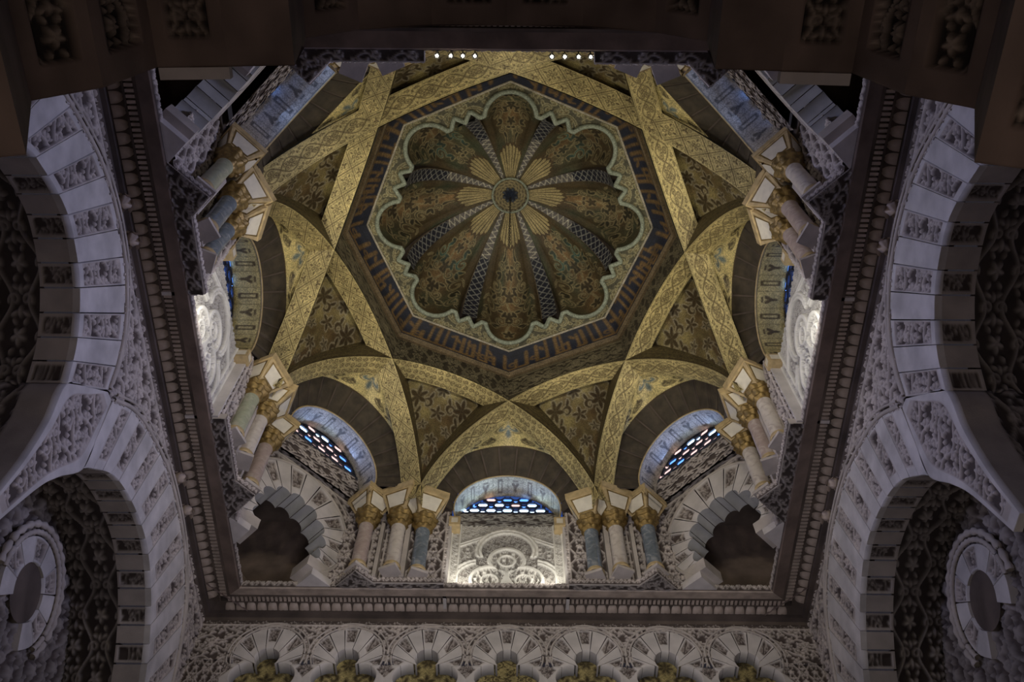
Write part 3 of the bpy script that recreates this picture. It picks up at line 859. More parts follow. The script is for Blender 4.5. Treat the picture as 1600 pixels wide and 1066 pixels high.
    for hx, cx, cz, typ in panes:
        if k in (1, 7): mt = M['panep'] if (typ in (0, 1) or typ == 5 and cz < zb+.3) else (M['panew'] if abs(cx+(.3 if k == 1 else -.3)) < .32 and cz > zb+.2 else M['paneb'])
        elif k == 0: mt = M['panew'] if (cz < zb+.3 and typ in (0, 2)) or (cz < zb+.16) else (M['panep'] if typ == 1 and cz < zb+.48 else M['paneb'])
        else: mt = M['paneb']
        mk('pane', np.array([f(a, dlat+.03, b_) for a, b_ in hx]), [list(range(len(hx)))], mt, W_, smooth=False)
    V = np.array([f(u_, dlat+.055, z_) for u_, z_ in ((-1, zb-.03), (1, zb-.03), (1, 14.0), (-1, 14.0))])
    mk('backing_grille', V, [[0, 1, 2, 3]], M['dusk'] if k == 0 else M['lattice'], W_, smooth=False)  # far backing carries the added blue glow
    # sloping carved sill
    zs0, as0 = (12.62, a0+.20) if axis else (13.0, a0+.62)
    relief('carved_sill', lambda a, b, h: f(a, dlat+(as0-dlat)*b-h*.3, (zb-.0)+(zs0-zb)*b-h*.9), np.linspace(-.94, .94, 130), np.linspace(0, 1, 44), PB, .7, .04, W_, top=TOPC if k != 0 else TOPW)

# ------------------------------------------------------------------ lit relief panels in their niches
def panel_height(U, V):
    """U across (-.94..94), V up from the foot (0..1.72)"""
    h = np.zeros_like(U)
    ara = smooth01(PA((U+.5)/.30, V/.30)/.03*.5+.45)
    ara2 = smooth01(PB((U+.5)/.26, V/.26)/.03*.5+.45)
    def circ(cx, cy, r): return np.hypot(U-cx, V-cy)-r
    tri_o = np.minimum(circ(0, 1.07, .46), np.minimum(circ(.42, .36, .42), circ(-.42, .36, .42)))
    tri_o = np.minimum(tri_o, np.where((np.abs(U) < .5) & (V < .9), -.1, 1))
    tri_o = np.where((np.abs(U) < .83) & (V < .36), np.minimum(tri_o, np.abs(U)-.84), tri_o)
    gab = V-(1.60-np.abs(U)*.52)
    inn = np.minimum(circ(0, .80, .27), np.minimum(circ(.27, .34, .29), circ(-.27, .34, .29)))
    h = np.where(tri_o > .06, ara*.5+.1, 0)
    h = np.where(gab > 0, .25+ara2*.35, h)
    h = np.where(np.abs(gab) < .045, .8-.3*(np.abs(gab) < .015), h)
    rope = np.abs(tri_o-.01)
    h = np.where(rope < .055, .95+.05*np.sin((U*60+V*40)), h)
    h = np.where(rope < .012, .6, h)
    between = (tri_o < -.05) & (inn > .03)
    h = np.where(between, ara2*.55, h)
    h = np.where(np.abs(inn-.015) < .032, 1.15, h)
    h = np.where(inn < -.02, .15+ara*.75, h)
    stem = (np.abs(U) < .03+.07*np.exp(-((V-.25)/.14)**2)) & (V < .62); h = np.where(stem, .95, h)
    for cx, cy in ((0, .80), (.27, .34), (-.27, .34)):
        h = np.where(np.abs(circ(cx, cy, .13)) < .018, .95, h)
    e = np.abs(U)
    h = np.where(e > .80, .35+.4*ara2, h); h = np.where((e > .78) & (e < .81), .9, h); h = np.where(e > .915, .8, h)
    return h
PANLAB = {0: 'brightly lit white carved trefoil panel below the far window', 2: 'lit white carved trefoil panel on the left wall', 6: 'lit white carved trefoil panel on the right wall'}
for k in (0, 2, 6):
    f = face_xf(k); a0 = FA[k]; ab = a0+.20
    T = thing('trefoil_relief', PANLAB[k], 'panel', tuple(f(0, ab, 10.9)), k*pi/4, 'white carved trefoil panels')
    u = np.linspace(-.94, .94, 250); v = np.linspace(0, 1.72, 230)
    Ug, Vg = np.meshgrid(u, v, indexing='ij')
    h = panel_height(Ug, Vg)
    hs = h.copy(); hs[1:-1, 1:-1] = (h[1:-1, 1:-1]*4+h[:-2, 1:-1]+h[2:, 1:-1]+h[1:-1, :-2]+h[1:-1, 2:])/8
    c = mixc(np.array([.22, .20, .18]), np.array([.72, .70, .64]), np.clip(hs*1.3, 0, 1))  # low parts darker: recess shade put into the colour
    grid('carved_relief', f(Ug, ab-hs*.075, 10.90+Vg), M['carved'], T, col=c)
    for s in (-1, 1):                               # jambs of the niche
        V, Fc = box_vf(0, 1, 0, 1, 0, 1)
        P = np.array([f(s*(.94+.05*x), a0-.01+(ab+.26-a0)*y, 10.9+1.52*z) for x, y, z in V])
        mk('jamb', P, Fc, M['pale'], T, smooth=False)
        # little framed impost on top of each jamb
        P = np.array([f(s*(.80+.19*x), a0-.05+.30*y, 12.40+.22*z) for x, y, z in V])
        ii = mk('small_impost', P, Fc, M['frame'], T, smooth=False)
        P = np.array([f(s*(.797), a0-.01+.20*y, 12.45+.13*z) for y, z in ((0, 0), (1, 0), (1, 1), (0, 1))])
        mk('inlay', P, [[0, 1, 2, 3]], M['cream'], ii, smooth=False)
        P = np.array([f(s*(.84+.11*y), a0-.053, 12.45+.13*z) for y, z in ((0, 0), (1, 0), (1, 1), (0, 1))])
        mk('inlay', P, [[0, 1, 2, 3]], M['cream'], ii, smooth=False)
# ------------------------------------------------------------------ carved walls of the octagon beside the niches
WALLO = thing('wall_octagon', kind='structure', loc=(0, 0, 10.9))
for k in (0, 2, 4, 6):
    f = face_xf(k); a0 = FA[k]
    for s in (-1, 1):
        u = np.linspace(.97, 3.15, 150); v = np.linspace(10.88, 12.75, 125)
        pan = (lambda U_, V_, h_: np.where((np.abs(U_-1.02) < .02) | (np.abs(U_-1.33) < .02) | (np.abs(U_-2.0) < .02) | (np.abs(U_-2.22) < .02), 1, h_))
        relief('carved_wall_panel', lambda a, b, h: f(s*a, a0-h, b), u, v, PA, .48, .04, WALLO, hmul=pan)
        # smooth projecting pilasters framing the columns
        for uu0, uu1 in ((1.60, 1.68), (2.04, 2.10)):
            V, Fc = box_vf(0, 1, 0, 1, 0, 1)
            mk('pilaster', np.array([f(s*(uu0+(uu1-uu0)*x), a0-.16+.18*y, 10.98+1.3*z) for x, y, z in V]), Fc, M['plaster'], WALLO, smooth=False)
        # wall above, behind the imposts
        P = f(s*np.array([.95, 3.3])[:, None], a0+.0, np.array([12.74, 13.3])[None, :])
        grid('upper_wall', P, M['dark'], WALLO, smooth=False)
# ------------------------------------------------------------------ ledges with diamond corners, carved fascia
for k in (0, 2, 4, 6):
    f = face_xf(k); a0 = FA[k]
    for s in (-1, 1):
        fr = a0-.12
        path = [(.97, LIP-.01), (.97, fr), (2.06, fr), (2.32, fr-.25), (2.32+LIP-.01-fr+.25, LIP-.01)]
        out = np.array(path)
        nP = len(out)
        V = []; Fc = []
        for z in (10.87, 11.0):
            V += [f(s*u_, a_, z) for u_, a_ in out]
        Fc.append(list(range(nP))); Fc.append(list(range(2*nP-1, nP-1, -1)))
        for i in range(nP-1): Fc.append([i, i+1, nP+i+1, nP+i])
        T = thing('column_ledge', 'carved stone ledge under the columns %s' % {(0, -1): 'left of the far panel', (0, 1): 'right of the far panel', (2, 1): 'on the far side of the left panel', (2, -1): 'on the near side of the left panel',
                   (6, -1): 'on the far side of the right panel', (6, 1): 'on the near side of the right panel', (4, 1): 'hidden at the near left', (4, -1): 'hidden at the near right'}[(k, s)], 'ledge', tuple(f(s*2, a0, 10.87)), k*pi/4, 'ledges under the columns')
        mk('slab', np.array(V), Fc, M['plaster'], T, smooth=False)
        # fascia relief and carved underside
        for i in range(1, nP-1):
            p, q_ = out[i], out[i+1]; L_ = hypot(*(q_-p)); nn = np.array([q_[1]-p[1], -(q_[0]-p[0])])/L_
            relief('fascia_carving', lambda a, b, h: f(s*(p[0]+(q_[0]-p[0])*a/L_+nn[0]*(h+.004)), p[1]+(q_[1]-p[1])*a/L_+nn[1]*(h+.004), 10.88+b), np.linspace(0, L_, int(L_/.016)+2), np.linspace(0, .11, 9), PS, .26, .018, T)
        uu_ = np.linspace(.97, 2.9, 110); vv_ = np.linspace(0, .95, 55)
        def inpoly(U_, V_):
            A_ = fr-.27+V_
            front = np.interp(U_, out[1:, 0], out[1:, 1])
            return (A_ > front+.01) & (A_ < LIP) & (U_ < out[-1, 0])
        relief('carved_underside', lambda a, b, h: f(s*a, fr-.27+b, 10.868-h), uu_, vv_, PB, .42, .02, T, mask=inpoly, top=TOPC*.55, ground=GRD_SHADE*.6)

# ------------------------------------------------------------------ columns
def lathe(prof, n=20, mod=None):
    V = []; Fc = []
    for i, (r, z) in enumerate(prof):
        for j in range(n):
            a = 2*pi*j/n; q_ = r*(1+(mod(a, z) if mod else 0)); V.append((q_*cos(a), q_*sin(a), z))
    m_ = len(prof)
    for i in range(m_-1):
        for j in range(n): Fc.append((i*n+j, i*n+(j+1) % n, (i+1)*n+(j+1) % n, (i+1)*n+j))
    return np.array(V), np.array(Fc)
def make_column(label, loc, rz_imp, mat, group, inward):
    """inward: unit vector (x,y) along which the impost corbels out"""
    T = thing('column', label, 'column', (loc[0], loc[1], 11.0), 0, group)
    # square plinth turned on the diagonal with a torus
    def rot(p, a): return (p[0]*cos(a)-p[1]*sin(a), p[0]*sin(a)+p[1]*cos(a))
    V = [];
    for z, r in ((0, .145), (.05, .145), (.085, .125)):
        for j in range(4):
            x, y = rot((r*(1 if j in (0, 1) else -1), r*(1 if j in (1, 2) else -1)), rz_imp); V.append((x, y, z))
    Fc = [(3, 2, 1, 0), (8, 9, 10, 11)]+[(i*4+j, i*4+(j+1) % 4, (i+1)*4+(j+1) % 4, (i+1)*4+j) for i in range(2) for j in range(4)]
    mk('plinth', np.array(V), Fc, M['plaster'], T, local=True, smooth=False)
    V, Fc = lathe([(.135, .085), (.15, .10), (.15, .125), (.13, .14), (.124, .15), (.138, .165), (.12, .185)])
    mk('base', V, Fc, M['frame'], T, local=True)
    V, Fc = lathe([(.122, .18), (.122, .6), (.116, 1.06), (.124, 1.07), (.124, 1.09)], 24)
    mk('shaft', V, Fc, mat, T, local=True)
    prof = [(.118, 1.09), (.14, 1.12), (.165, 1.17), (.14, 1.19), (.165, 1.23), (.205, 1.285), (.165, 1.305), (.19, 1.34), (.225, 1.39), (.20, 1.40)]
    prof = [(r, z) for r, z in np.c_[np.interp(np.linspace(1.09, 1.40, 26), [p_[1] for p_ in prof], [p_[0] for p_ in prof]), np.linspace(1.09, 1.40, 26)]]
    V, Fc = lathe(prof, 40, lambda a, z: .20*(abs(sin(4*a+(pi/2 if z > 1.2 else 0)))-.5)*min(1, (z-1.08)*10)+.03*sin(13*a+z*60))
    mk('capital', V, Fc, M['gilt'], T, local=True, label='gilded leafy capital')
    # impost: inverted truncated pyramid with framed cream inlays
    ix, iy = inward[0]*.10, inward[1]*.10
    V = []
    sec = [(.155, 1.38), (.165, 1.42), (.285, 1.72), (.30, 1.72), (.30, 1.84)]
    for r, z in sec:
        g_ = (z-1.38)/.46
        for j in range(4):
            x, y = rot((r*(1 if j in (0, 1) else -1), r*(1 if j in (1, 2) else -1)), rz_imp); V.append((x+ix*g_, y+iy*g_, z))
    Fc = [(3, 2, 1, 0), (16, 17, 18, 19)]+[(i*4+j, i*4+(j+1) % 4, (i+1)*4+(j+1) % 4, (i+1)*4+j) for i in range(4) for j in range(4)]
    imp = mk('impost', np.array(V), Fc, M['frame'], T, local=True, smooth=False, label='ochre framed impost block')
    V = np.array(V)
    for j in range(4):
        a, b, c, d = V[4+j], V[4+(j+1) % 4], V[8+(j+1) % 4], V[8+j]
        n_ = np.cross(b-a, d-a); n_ /= np.linalg.norm(n_)
        cen = (a+b+c+d)/4
        if np.dot(n_, cen-np.array([V[4:12, 0].mean(), V[4:12, 1].mean(), cen[2]])) < 0: n_ = -n_
        lo = [.15, .85]
        def bl(s_, t_): return a*(1-s_)*(1-t_)+b*s_*(1-t_)+c*s_*t_+d*(1-s_)*t_
        P = [bl(lo[0], .16)+n_*.006, bl(lo[1], .16)+n_*.006, bl(lo[1], .86)+n_*.006, bl(lo[0], .86)+n_*.006]
        Pm = [bl(.10, .08)+n_*.003, bl(.90, .08)+n_*.003, bl(.90, .93)+n_*.003, bl(.10, .93)+n_*.003]
        mk('inlay', np.array(P), [[0, 1, 2, 3]], M['cream'], imp, local=True, smooth=False)
        mk('inlay_border', np.array(Pm), [[0, 1, 2, 3]], M['gilt'], imp, local=True, smooth=False)
    # for an impost under a parent object the mesh is already in column space
    return T
POS = {(0, -1): 'left of the far panel', (0, 1): 'right of the far panel', (2, 1): 'beyond the left panel', (2, -1): 'before the left panel', (6, -1): 'beyond the right panel', (6, 1): 'before the right panel', (4, 1): 'behind the near cornice at left', (4, -1): 'behind the near cornice at right'}
MATS = {(0, -1): ('bluem', 'white', 'pink'), (0, 1): ('bluem', 'white', 'bluem'), (2, 1): ('green', 'white', 'pink'), (2, -1): ('bluem', 'bluem', 'green'), (6, -1): ('white', 'pink', 'white'), (6, 1): ('pink', 'pink', 'white'), (4, 1): ('white', 'bluem', 'pink'), (4, -1): ('white', 'bluem', 'pink')}
CNM = {'bluem': 'blue-grey', 'white': 'cream white', 'pink': 'rosy grey', 'green': 'greenish'}
for k in (0, 2, 4, 6):
    f = face_xf(k); a0 = FA[k]
    for s in (-1, 1):
        mm = MATS[(k, s)]
        for j, (u_, da, ri, nm) in enumerate(((1.40, .12, s*radians(-22.5), 'nearest to the panel'), (1.80, .20, s*radians(22.5)*-1+s*radians(45)*-1+s*radians(22.5)*0, 'second from the panel'), (2.33, .22, radians(45), 'farthest from the panel, by the scalloped arch'))):
            p = f(s*u_, a0-da, 11.0)
            # rib directions in the face frame
            if j == 0: ang_ = k*pi/4+s*radians(-22.5)
            elif j == 1: ang_ = k*pi/4+s*radians(-67.5)
            else: ang_ = k*pi/4+radians(45)
            tow = -p[:2]/np.linalg.norm(p[:2])
            short = {0: 'innermost', 1: 'middle', 2: 'outermost'}[j]
            lab = '%s marble column with gilt capital, %s of three %s' % (CNM[mm[j]], short, POS[(k, s)])
            make_column(lab, p, ang_, M[mm[j]], 'marble columns of the octagon', tow if j < 2 else -tow*0)

# ------------------------------------------------------------------ diagonal squinch walls with many-lobed arches
SQN = {1: 'far left', 3: 'near left', 5: 'near right', 7: 'far right'}
lobes = [(0, 11.6, .50)]
for i in range(9):
    a = radians(-38+28.44*(i+.5)); lobes.append((.57*cos(a), 11.6+.57*sin(a), .148))
for k in (1, 3, 5, 7):
    f = face_xf(k); a0 = 4.90
    T = thing('scalloped_arch', 'stone arch with many scallops across the %s corner of the octagon' % SQN[k], 'arch', tuple(f(0, a0, 10.9)), k*pi/4, 'scalloped corner arches')
    org = (0, 11.6)
    A0_, A1_ = -38.0, 218.0
    nb = 18
    def outer(ang):                                 # extrados circle, seen from org
        return ray_r([(0, 11.84, 1.07)], ang, org)
    for i in range(nb):
        b0 = radians(A0_+(A1_-A0_)*i/nb); b1 = radians(A0_+(A1_-A0_)*(i+1)/nb)
        aa = np.linspace(b0+.008, b1-.008, 14); rin = ray_r(lobes, aa, org); rout = outer(aa)
        carved = (i % 2 == 1)
        rows = np.linspace(0, 1, 18)
        Ag, Rg = np.meshgrid(aa, rows, indexing='ij')
        rad = rin[:, None]*(1-Rg)+rout[:, None]*Rg
        hh_ = np.full(Ag.shape, .05); colr = np.broadcast_to(np.array([.60, .56, .54]), (*Ag.shape, 3)).copy()
        if carved:
            ins = (Rg > .28) & (Rg < .93) & (Ag > aa[1]) & (Ag < aa[-2])
            d = PB((Ag*rad)/.26, rad/.26); hc = smooth01(d/.03*.5+.45)
            hh_ = np.where(ins, .012+hc*.03, hh_); colr = np.where(ins[..., None], mixc(GRD_SHADE*1.2, TOPC, hc), colr)
        P = f(org[0]+rad*np.cos(Ag), a0-hh_, org[1]+rad*np.sin(Ag))
        # close the sides back to the wall and add the curved reveal
        rev = f(org[0]+rin*np.cos(aa), a0-.05, org[1]+rin*np.sin(aa)); rev2 = f(org[0]+rin*np.cos(aa), a0+.36, org[1]+rin*np.sin(aa))
        P = np.concatenate([rev2[:, None], rev[:, None], P], 1)
        colr = np.concatenate([np.full((14, 2, 3), .46), colr], 1)
        grid('voussoir', P, M['carved'], T, col=colr, smooth=carved)
    # moulded ring and carved wall around it
    aa = np.radians(np.linspace(A0_, A1_, 90)); ro = outer(aa)
    V, Fc = tube(f(org[0]+(ro+.03)*np.cos(aa), a0-.04, org[1]+(ro+.03)*np.sin(aa)), .03, 6); mk('moulded_ring', V, Fc, M['plaster'], T)
    cbx = 1.30
    aa = np.radians(np.linspace(A0_, A1_, 190)); ro = outer(aa)+.04
    lim_r = np.minimum(cbx/np.maximum(np.abs(np.cos(aa)), 1e-3), np.where(np.sin(aa) > 0, 1.5/np.maximum(np.sin(aa), 1e-3), 9)); lim_r = np.where(np.sin(aa) < 0, np.minimum(lim_r, .58/np.maximum(-np.sin(aa), 1e-3)), lim_r); lim_r = np.maximum(lim_r, ro+.01); lim_r = np.minimum(lim_r, 2.6)
    def pf(a, b, h):
        i_ = np.interp(a, aa, ro); j_ = np.interp(a, aa, lim_r); r_ = i_+(j_-i_)*b
        return f(org[0]+r_*np.cos(a), a0-h, org[1]+r_*np.sin(a))
    Ag, Bg = np.meshgrid(aa, np.linspace(0, 1, 34), indexing='ij')
    r_ = ro[:, None]+(lim_r-ro)[:, None]*Bg
    X_, Zr_ = r_*np.cos(Ag), org[1]+r_*np.sin(Ag)
    d = PA(X_/.48, Zr_/.48); hh_ = smooth01((d+.012)/.024*.5+.4)
    dist = np.abs(r_-ro[:, None]-.16); hh_ = np.where(dist < .018, 1, hh_); hh_ = np.where(np.abs(X_*.0+Zr_-12.98) < .02, 1, hh_)
    grid('carved_wall', f(X_, a0-hh_*.03, Zr_), M['carved'], T, col=mixc(GRD_SHADE, TOPC, hh_))
    # feet of the arch: a sharp wedge standing on the lip, then a block
    for s in (-1, 1):
        af = a0-.06; uf = .60; lipd = (LIP+.0)*sqrt(2)
        tri = [(uf, af), (lipd-af, af), (uf, lipd-uf)]
        V = [f(s*u_, a_, z) for z in (10.88, 11.02) for u_, a_ in tri]
        mk('arch_foot', np.array(V), [[0, 1, 2], [3, 4, 5], [0, 1, 4, 3], [1, 2, 5, 4], [2, 0, 3, 5]], M['pale'], T, smooth=False)
        V, Fc = box_vf(0, 1, 0, 1, 0, 1)
        mk('arch_foot_block', np.array([f(s*(.485+.40*x), af+.43*y, 11.015+.22*z) for x, y, z in V]), Fc, M['plaster'], T, smooth=False)
    # chamber behind: back walls, vault
    Cn = thing('wall_squinch', kind='structure', parent=None, loc=tuple(f(0, 5.5, 10.9)))
    cs = face_xf(k)
    # corner of the square in the face frame: a = 4.87*sqrt2, walls run at 45 degrees
    AC = 4.8*sqrt(2)
    for s in (-1, 1):
        L_ = AC-4.9
        P = f(s*np.linspace(0, L_+.6, 24)[:, None], AC-np.linspace(0, L_+.6, 24)[:, None], np.linspace(10.85, 13.3, 20)[None, :])
        grid('back_wall', P, M['brown'], Cn)
    P = f(np.linspace(-2.3, 2.3, 4)[:, None], np.linspace(5.0, 7.1, 4)[None, :], 13.3); grid('chamber_top', P, M['dark'], Cn)
    V, Fc = box_vf(0, 1, 0, 1, 0, 1)
    # a low blind arch standing on the cornice inside the chamber
    pa = np.radians(np.linspace(0, 180, 15)); 
    prof_ = [(.42, 10.9)]+[(.34*cos(a)+.0, 11.25+.30*sin(a)) for a in pa]+[(-.42, 10.9)]
    Vb = [f(u_, 6.2, z_) for u_, z_ in prof_]+[f(u_, 6.5, z_) for u_, z_ in prof_]; m_ = len(prof_)
    mk('blind_arch_block', np.array(Vb), [list(range(m_))]+[[i, i+1, m_+i+1, m_+i] for i in range(m_-1)], M['brown'], Cn, smooth=False)

# ------------------------------------------------------------------ unseen shell added around the vault so that no daylight leaks in
SH = thing('wall_outer_shell', kind='structure', loc=(0, 0, 11))
for k in range(4):
    f = face_xf(2*k)
    grid('shell_wall', f(np.array([-5.6, 5.6])[:, None], 5.6, np.array([10.9, 18.3])[None, :]), M['dark'], SH, smooth=False)
    grid('shell_floor', f(np.array([[-5.0, -5.6], [5.0, 5.6]]), np.array([[5.0, 5.6], [5.0, 5.6]]), 11.03), M['dark'], SH, smooth=False)
mk('shell_roof', np.array([(-5.6, -5.6, 18.3), (5.6, -5.6, 18.3), (5.6, 5.6, 18.3), (-5.6, 5.6, 18.3)]), [[0, 1, 2, 3]], M['dark'], SH, smooth=False)

# =================================================================== LOWER WALLS OF THE BAY
XW, YW = 4.87, 4.89
class Curve:
    def __init__(s, pts, n=400, sm=2):
        p = np.array(pts, float)
        # Catmull-Rom through the points
        q = np.vstack([2*p[0]-p[1], p, 2*p[-1]-p[-2]]); out = []
        for i in range(1, len(q)-2):
            t_ = np.linspace(0, 1, 24, endpoint=False)[:, None]
            a, b, c, d = q[i-1], q[i], q[i+1], q[i+2]
            out.append(.5*((2*b)+(-a+c)*t_+(2*a-5*b+4*c-d)*t_**2+(-a+3*b-3*c+d)*t_**3))
        p = np.vstack(out+[p[-1:]]); s.L = np.r_[0, np.cumsum(np.hypot(*np.diff(p, axis=0).T))]; s.p = p
    def __call__(s, t):
        d = np.asarray(t)*s.L[-1]
        return np.stack([np.interp(d, s.L, s.p[:, 0]), np.interp(d, s.L, s.p[:, 1])], -1)
A_in = Curve([(-3.85, 7.3), (-3.75, 8.2), (-3.56, 8.68), (-3.31, 9.02), (-3.1, 9.17), (-2.75, 9.37), (-2.38, 9.48), (-1.83, 9.43), (-1.43, 9.26), (-1.08, 8.99), (-.81, 8.61)])
A_out = Curve([(-4.9, 8.6), (-4.72, 9.2), (-4.3, 9.62), (-3.71, 9.93), (-3.3, 10.18), (-2.77, 10.47), (-2.09, 10.61), (-1.35, 10.54), (-.77, 10.25), (-.43, 9.87), (-.22, 9.45)])
B_in = Curve([(.25, 8.5), (.38, 8.68), (.83, 9.13), (1.51, 9.42), (2.23, 9.52), (2.88, 9.36), (3.47, 9.01), (3.95, 8.5), (4.2, 7.9), (4.3, 7.2)])
B_out = Curve([(-.04, 9.5), (.4, 9.95), (.98, 10.27), (1.86, 10.57), (2.93, 10.6), (3.62, 10.42), (4.1, 10.12), (4.55, 9.5), (4.75, 8.9), (4.85, 8.1)])
SP_L = Curve([(-.20, 9.44), (-.50, 9.05), (-.81, 8.61), (-.66, 8.1), (-.57, 7.5), (-.56, 6.8)])
SP_R = Curve([(-.06, 9.48), (.10, 9.0), (.25, 8.5), (.0, 8.0), (-.16, 7.6), (-.34, 6.8)])
tt_ = np.linspace(0, 1, 300)
EA, EB = A_out(tt_), B_out(tt_)
def envelope(y):
    ea = np.interp(y, EA[:, 0], EA[:, 1], left=8.4, right=-9); eb = np.interp(y, EB[:, 0], EB[:, 1], left=-9, right=8.0)
    return np.maximum(np.maximum(ea, eb), np.where((y > -.3) & (y < .1), 9.5, -9))
def carve_block(name, I, O, t0, t1, carved, parent, W3, lift=.035, nt_=None, gap=.006, warm=1.0, inset=(.14, .90)):
    """one arch stone between two curves; W3(y, z, h) -> world"""
    Lm = np.hypot(*(O((t0+t1)/2)-I((t0+t1)/2))); wd = np.hypot(*(O(t1)-O(t0)))
    na = max(6, int(wd/.015)) if carved else 5; nr = max(8, int(Lm/.015)) if carved else 6
    g_ = gap/max(I.L[-1], .1)
    ta = np.linspace(t0+g_, t1-g_, na); rr_ = np.linspace(0, 1, nr)
    Pi, Po = I(ta), O(ta)
    G = Pi[:, None]*(1-rr_[None, :, None])+Po[:, None]*rr_[None, :, None]
    ii = np.arange(na)[:, None]+0*rr_[None, :]; R_ = rr_[None, :]+0*ta[:, None]
    h = np.full(R_.shape, lift); c = np.broadcast_to(np.array([.60, .57, .55])*warm, (*R_.shape, 3)).copy()
    if carved:
        fa = (ta-t0)[:, None]/(t1-t0)
        ins = (R_ > inset[0]) & (R_ < inset[1]) & (fa > .09) & (fa < .91)
        edge = (R_ > inset[0]-.05) & (R_ < inset[1]+.04) & ~ins
        d = PB(G[..., 0]/.56+t0*7.3, G[..., 1]/.56); hc = smooth01((d+.012)/.024*.5+.4)
        h = np.where(ins, -.012+hc*.04, h); c = np.where(ins[..., None], mixc(GRD_SHADE*.9, TOPC*1.02*warm, hc), c)
        c = np.where((edge & (R_ > inset[0]-.02) & (R_ < inset[1]+.02) & (fa > .05) & (fa < .95))[..., None], TOPC*warm*.9, c)
    c = c*jitter(R_.shape, .07, 4)
    P = W3(G[..., 0], G[..., 1], h)
    bk0 = W3(G[:, 0, 0], G[:, 0, 1], -.05)[:, None]; bk1 = W3(G[:, -1, 0], G[:, -1, 1], -.05)[:, None]
    P = np.concatenate([bk0, P, bk1], 1); c = np.concatenate([c[:, :1], c, c[:, -1:]], 1)
    P = np.concatenate([np.where(True, P[:1]*1.0, 0), P, P[-1:]*1.0], 0); c = np.concatenate([c[:1], c, c[-1:]], 0)
    # push first and last rows back so the stone has side faces
    P[0] = np.concatenate([bk0[:1, 0], W3(G[0, :, 0], G[0, :, 1], -.05), bk1[:1, 0]], 0)
    P[-1] = np.concatenate([bk0[-1:, 0], W3(G[-1, :, 0], G[-1, :, 1], -.05), bk1[-1:, 0]], 0)
    return grid(name, P, M['carved'], parent, col=c, smooth=carved)
for sx, sd in ((-1, 'left'), (1, 'right')):
    W3 = lambda y, z, h: np.stack(np.broadcast_arrays(sx*(XW-np.asarray(h)), y, z), -1)
    T = thing('wall_'+sd, kind='structure', loc=(sx*XW, 0, 6.5), label='carved plaster wall with interlaced arches on the %s' % sd)
    u = np.linspace(-4.87, 4.93, 500); v = np.linspace(8.0, 10.76, 150)
    def hm(U_, V_, h_):
        E_ = envelope(U_)
        h_ = np.where(np.abs(V_-10.66) < .016, 1, h_); h_ = np.where((V_ > 10.66) & (V_ < 10.75), smooth01(PS(U_/.3, (V_-10.66)/.1*.5)/.02), h_)
        return h_
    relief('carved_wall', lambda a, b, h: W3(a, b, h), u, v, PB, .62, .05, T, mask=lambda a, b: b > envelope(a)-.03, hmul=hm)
    for C_, nm in ((A_out, 'moulding'), (B_out, 'moulding')):
        p_ = C_(np.linspace(0, 1, 120)); V, Fc = tube(W3(p_[:, 0], p_[:, 1]+.03, .045), .028, 6); mk(nm, V, Fc, M['plaster'], T)
        V, Fc = tube(W3(p_[:, 0], p_[:, 1]+.14, .04), .02, 5); mk(nm, V, Fc, M['plaster'], T)
    for (I, O, nb, nm, i_, par) in ((A_in, A_out, 17, 'near', (.10, .90), 0), (B_in, B_out, 23, 'far', (.16, .93), 1)):
        AR = thing('wall_arch', '%s interlaced arch in the %s wall with plain and carved stones' % (nm, sd), 'arch', tuple(W3(I(.5)[0], 7.2, 0)), 0, 'interlaced arches of the side walls')
        for j in range(nb):
            carve_block('voussoir', I, O, j/nb, (j+1)/nb, j % 2 == par, AR, W3, inset=i_)
        # reveal: front ring with carved blocks, then wide leafy soffit
        for j in range(nb):
            t0, t1 = j/nb+.002, (j+1)/nb-.002
            ta = np.linspace(t0, t1, 12); p_ = I(ta); dd_ = np.linspace(.046, .42, 22)
            Tn = np.gradient(p_, axis=0); Tn /= np.linalg.norm(Tn, axis=1)[:, None]; Nn = np.stack([Tn[:, 1], -Tn[:, 0]], 1)
            cen = np.array([-2.3, 8.0]) if nm == 'near' else np.array([2.1, 7.6]); sgn = np.sign(((cen-p_)*Nn).sum(1).mean()); Nn = Nn*sgn
            D_ = dd_[None, :]+0*ta[:, None]; fa = np.linspace(0, 1, 12)[:, None]+0*D_
            ins = (D_ > .06) & (D_ < .37) & (fa > .12) & (fa < .88) & (j % 2 == par)
            d = PB(p_[:, :1]*2.2+p_[:, 1:]*1.1+j*.31, D_/.36); hc = smooth01(d/.03*.5+.45)
            hh_ = np.where(ins, -.035+hc*.03, 0); c = np.where(ins[..., None], mixc(GRD_SHADE*.8, TOPC*.7, hc), TOPC*.80)
            yy = p_[:, :1]+Nn[:, :1]*hh_; zz_ = p_[:, 1:]+Nn[:, 1:]*hh_
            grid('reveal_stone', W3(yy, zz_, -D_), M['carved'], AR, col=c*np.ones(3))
        ta = np.linspace(0, 1, 300); p_ = I(ta); dd_ = np.linspace(.42, 1.10, 44)
        Tn = np.gradient(p_, axis=0); Tn /= np.linalg.norm(Tn, axis=1)[:, None]; Nn = np.stack([Tn[:, 1], -Tn[:, 0]], 1)*sgn
        S_, D_ = np.meshgrid(ta*I.L[-1], dd_, indexing='ij'); d = PA(D_/.68, S_/.8); hc = smooth01(d/.03*.5+.5)
        hh_ = -.11+hc*.06
        grid('leafy_soffit', W3(p_[:, :1]+Nn[:, :1]*hh_, p_[:, 1:]+Nn[:, 1:]*hh_, -D_), M['carved'], AR, col=mixc(GRD_SHADE*.6, TOPC*.62, hc))
    # spandrel shared by the two arches
    carve_block('spandrel_carving', SP_L, SP_R, 0.0, 1.0, True, T, W3, inset=(.16, .84))
